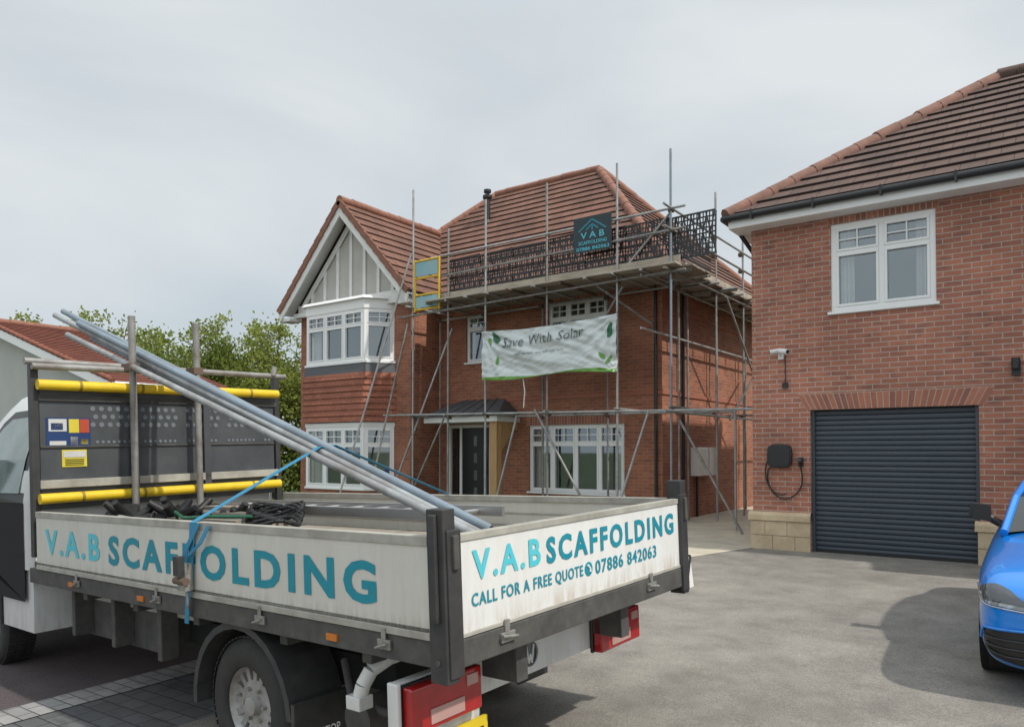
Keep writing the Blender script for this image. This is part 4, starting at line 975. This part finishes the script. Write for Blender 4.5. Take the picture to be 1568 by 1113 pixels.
def tree(x,y,h,rad,nl,mat,seed):
    rnd=random.Random(seed); T_=empty('tree',(x,y,g(x,y))); b=MB()
    b.tube((0,0,-.2),(0,0,h*.35),.16,bark,8,r2=.11); tips=[]
    for i in range(18):
        a=rnd.uniform(0,6.28); z0=h*rnd.uniform(.2,.45); L=rnd.uniform(.5,1.0)
        p=V((0,0,z0)); q=V((math.cos(a)*rad*.5*L,math.sin(a)*rad*.5*L,z0+h*.25*L+.3)); e_=V((math.cos(a+.3)*rad*.85*L,math.sin(a+.3)*rad*.85*L,h*rnd.uniform(.45,1.0)))
        b.tube(p,q,.06,bark,6,r2=.04); b.tube(q,e_,.04,bark,6,r2=.01); tips+= [(q,1),(e_,.6),(q.lerp(e_,.5),1),(q.lerp(e_,.75),.8)]
        for k in range(3):
            f=q.lerp(e_,rnd.uniform(.3,.9)); t2=f+V((rnd.uniform(-1,1),rnd.uniform(-1,1),rnd.uniform(.2,1.5)))*.28*rad; b.tube(f,t2,.02,bark,5,r2=.006); tips.append((t2,.45))
    tips+= [(V((rnd.uniform(-.6,.6)*rad,rnd.uniform(-.6,.6)*rad,h*rnd.uniform(.1,.55))),1.2) for _ in range(14)]
    b.finish('trunk_and_limbs',T_)
    vs=[];fs=[]
    for i in range(nl):
        c,kk=rnd.choice(tips); R_=.17*rad*kk
        p=c+V((rnd.gauss(0,R_),rnd.gauss(0,R_),rnd.gauss(0,R_*.9)))
        if p.z<.1: continue
        a=V((rnd.uniform(-1,1),rnd.uniform(-1,1),rnd.uniform(-1,1))).normalized(); c_=a.orthogonal().normalized(); l=rnd.uniform(.045,.095)
        k=len(vs); vs+=[p-a*l,p+c_*l*.55,p+a*l,p-c_*l*.55]; fs.append((k,k+1,k+2,k+3))
    me=bpy.data.meshes.new('crown'); me.from_pydata([tuple(v) for v in vs],[],fs); me.materials.append(mat); o=bpy.data.objects.new('crown',me); S.collection.objects.link(o); o.parent=T_
tr=[(-32.6,13.5,7.3,2.3,6500,0),(-30.8,14.8,7.5,2.2,7000,0),(-29.3,16.3,6.9,2.1,7000,0),(-27.9,16.6,6.3,2.3,8000,1),(-26.6,17.8,7.0,2.1,7500,0),(-25.0,18.6,6.7,2.3,8500,0),(-23.4,20.2,7.3,2.1,8000,0),(-22.0,21.5,6.7,2.3,8500,1),(-25.5,21,6.1,2.5,7500,1),(-29.5,18.5,5.9,2.7,7500,1),(-33.5,17,6.3,2.7,7500,1)]
for i,(x,y,h,r,nl,mi) in enumerate(tr): tree(x,y,h,r,nl,leafm[mi],i+10)
rnd=random.Random(3); vs=[];fs=[]
for i in range(26000):
    t=rnd.random(); px=-40+t*20+rnd.gauss(0,.4); py=9.5+t*13.5+rnd.gauss(0,.6); pz=rnd.random()**.7*3.1*(.85+.2*math.sin(t*30))-.5
    p=V((px,py,pz)); a=V((rnd.uniform(-1,1),rnd.uniform(-1,1),rnd.uniform(-1,1))).normalized(); c_=a.orthogonal().normalized(); l=.1
    k=len(vs); vs+=[p-a*l,p+c_*l*.6,p+a*l,p-c_*l*.6]; fs.append((k,k+1,k+2,k+3))
me=bpy.data.meshes.new('hedge'); me.from_pydata([tuple(v) for v in vs],[],fs); me.materials.append(leafm[1]); o=bpy.data.objects.new('hedge',me); S.collection.objects.link(o)
# ------------------------------------------------------------ sky, sun, camera
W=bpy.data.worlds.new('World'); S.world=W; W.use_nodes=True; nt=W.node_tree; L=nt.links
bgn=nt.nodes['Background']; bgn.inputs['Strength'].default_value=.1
sky=N(nt,'ShaderNodeTexSky',sky_type='NISHITA'); sky.sun_disc=False; el=math.radians(50); az_=math.radians(88); sky.sun_elevation=el; sky.sun_rotation=az_
sky.dust_density=2
tc=N(nt,'ShaderNodeTexCoord'); mp=N(nt,'ShaderNodeMapping'); mp.inputs['Scale'].default_value=(1,1,2.8); mp.inputs['Rotation'].default_value=(.15,.1,.4)
L.new(tc.outputs['Generated'],mp.inputs[0])
n1=N(nt,'ShaderNodeTexNoise'); n1.inputs['Scale'].default_value=1.5; n1.inputs['Detail'].default_value=5; n1.inputs['Roughness'].default_value=.45; n1.inputs['Distortion'].default_value=.4
L.new(mp.outputs[0],n1.inputs['Vector'])
r=N(nt,'ShaderNodeValToRGB'); r.color_ramp.elements[0].position=.34; r.color_ramp.elements[1].position=.64
r.color_ramp.elements[0].color=(5.5,6.25,6.8,1); r.color_ramp.elements[1].color=(8.0,8.35,8.5,1); L.new(n1.outputs[0],r.inputs[0])
mx=N(nt,'ShaderNodeMix',data_type='RGBA'); mx.inputs['Factor'].default_value=.92
L.new(sky.outputs[0],mx.inputs['A']); L.new(r.outputs[0],mx.inputs['B'])
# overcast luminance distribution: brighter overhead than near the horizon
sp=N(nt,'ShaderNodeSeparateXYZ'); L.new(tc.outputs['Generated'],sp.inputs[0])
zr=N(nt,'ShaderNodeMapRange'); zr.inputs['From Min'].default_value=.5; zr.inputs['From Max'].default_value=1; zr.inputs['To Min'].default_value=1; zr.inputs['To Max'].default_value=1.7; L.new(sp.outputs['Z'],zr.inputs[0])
yr=N(nt,'ShaderNodeMapRange'); yr.inputs['From Min'].default_value=.1; yr.inputs['From Max'].default_value=-1; yr.inputs['To Min'].default_value=1; yr.inputs['To Max'].default_value=1.4; L.new(sp.outputs['Y'],yr.inputs[0])  # added lift on the unseen -Y sky, to brighten the front facades
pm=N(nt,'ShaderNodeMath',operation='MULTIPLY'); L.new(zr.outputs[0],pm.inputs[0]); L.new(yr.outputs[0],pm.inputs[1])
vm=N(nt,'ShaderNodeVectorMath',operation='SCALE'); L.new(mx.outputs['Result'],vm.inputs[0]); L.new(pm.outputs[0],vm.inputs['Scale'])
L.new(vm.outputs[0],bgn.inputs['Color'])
sd=V((math.cos(el)*math.sin(az_),math.cos(el)*math.cos(az_),math.sin(el)))
sl_=bpy.data.lights.new('sun','SUN'); sl_.energy=3.3; sl_.angle=math.radians(1.5); sl_.color=(1,.95,.87)
so=bpy.data.objects.new('sun',sl_); so.rotation_euler=sd.to_track_quat('Z','Y').to_euler(); so.location=(10,0,20); S.collection.objects.link(so)
cd=bpy.data.cameras.new('camera'); co=bpy.data.objects.new('camera',cd); S.collection.objects.link(co); S.camera=co
cd.sensor_width=36; cd.lens=1149/1568*36; cd.clip_end=2000; cd.clip_start=.05
pitch=math.radians(1.2); cd.shift_y=(133.5-1149*math.tan(pitch))/1568
co.location=(0,0,1.52); co.rotation_euler=(math.radians(90)+pitch,0,math.radians(36.0))
S.view_settings.view_transform='Standard'; S.view_settings.look='None'; S.view_settings.exposure=0
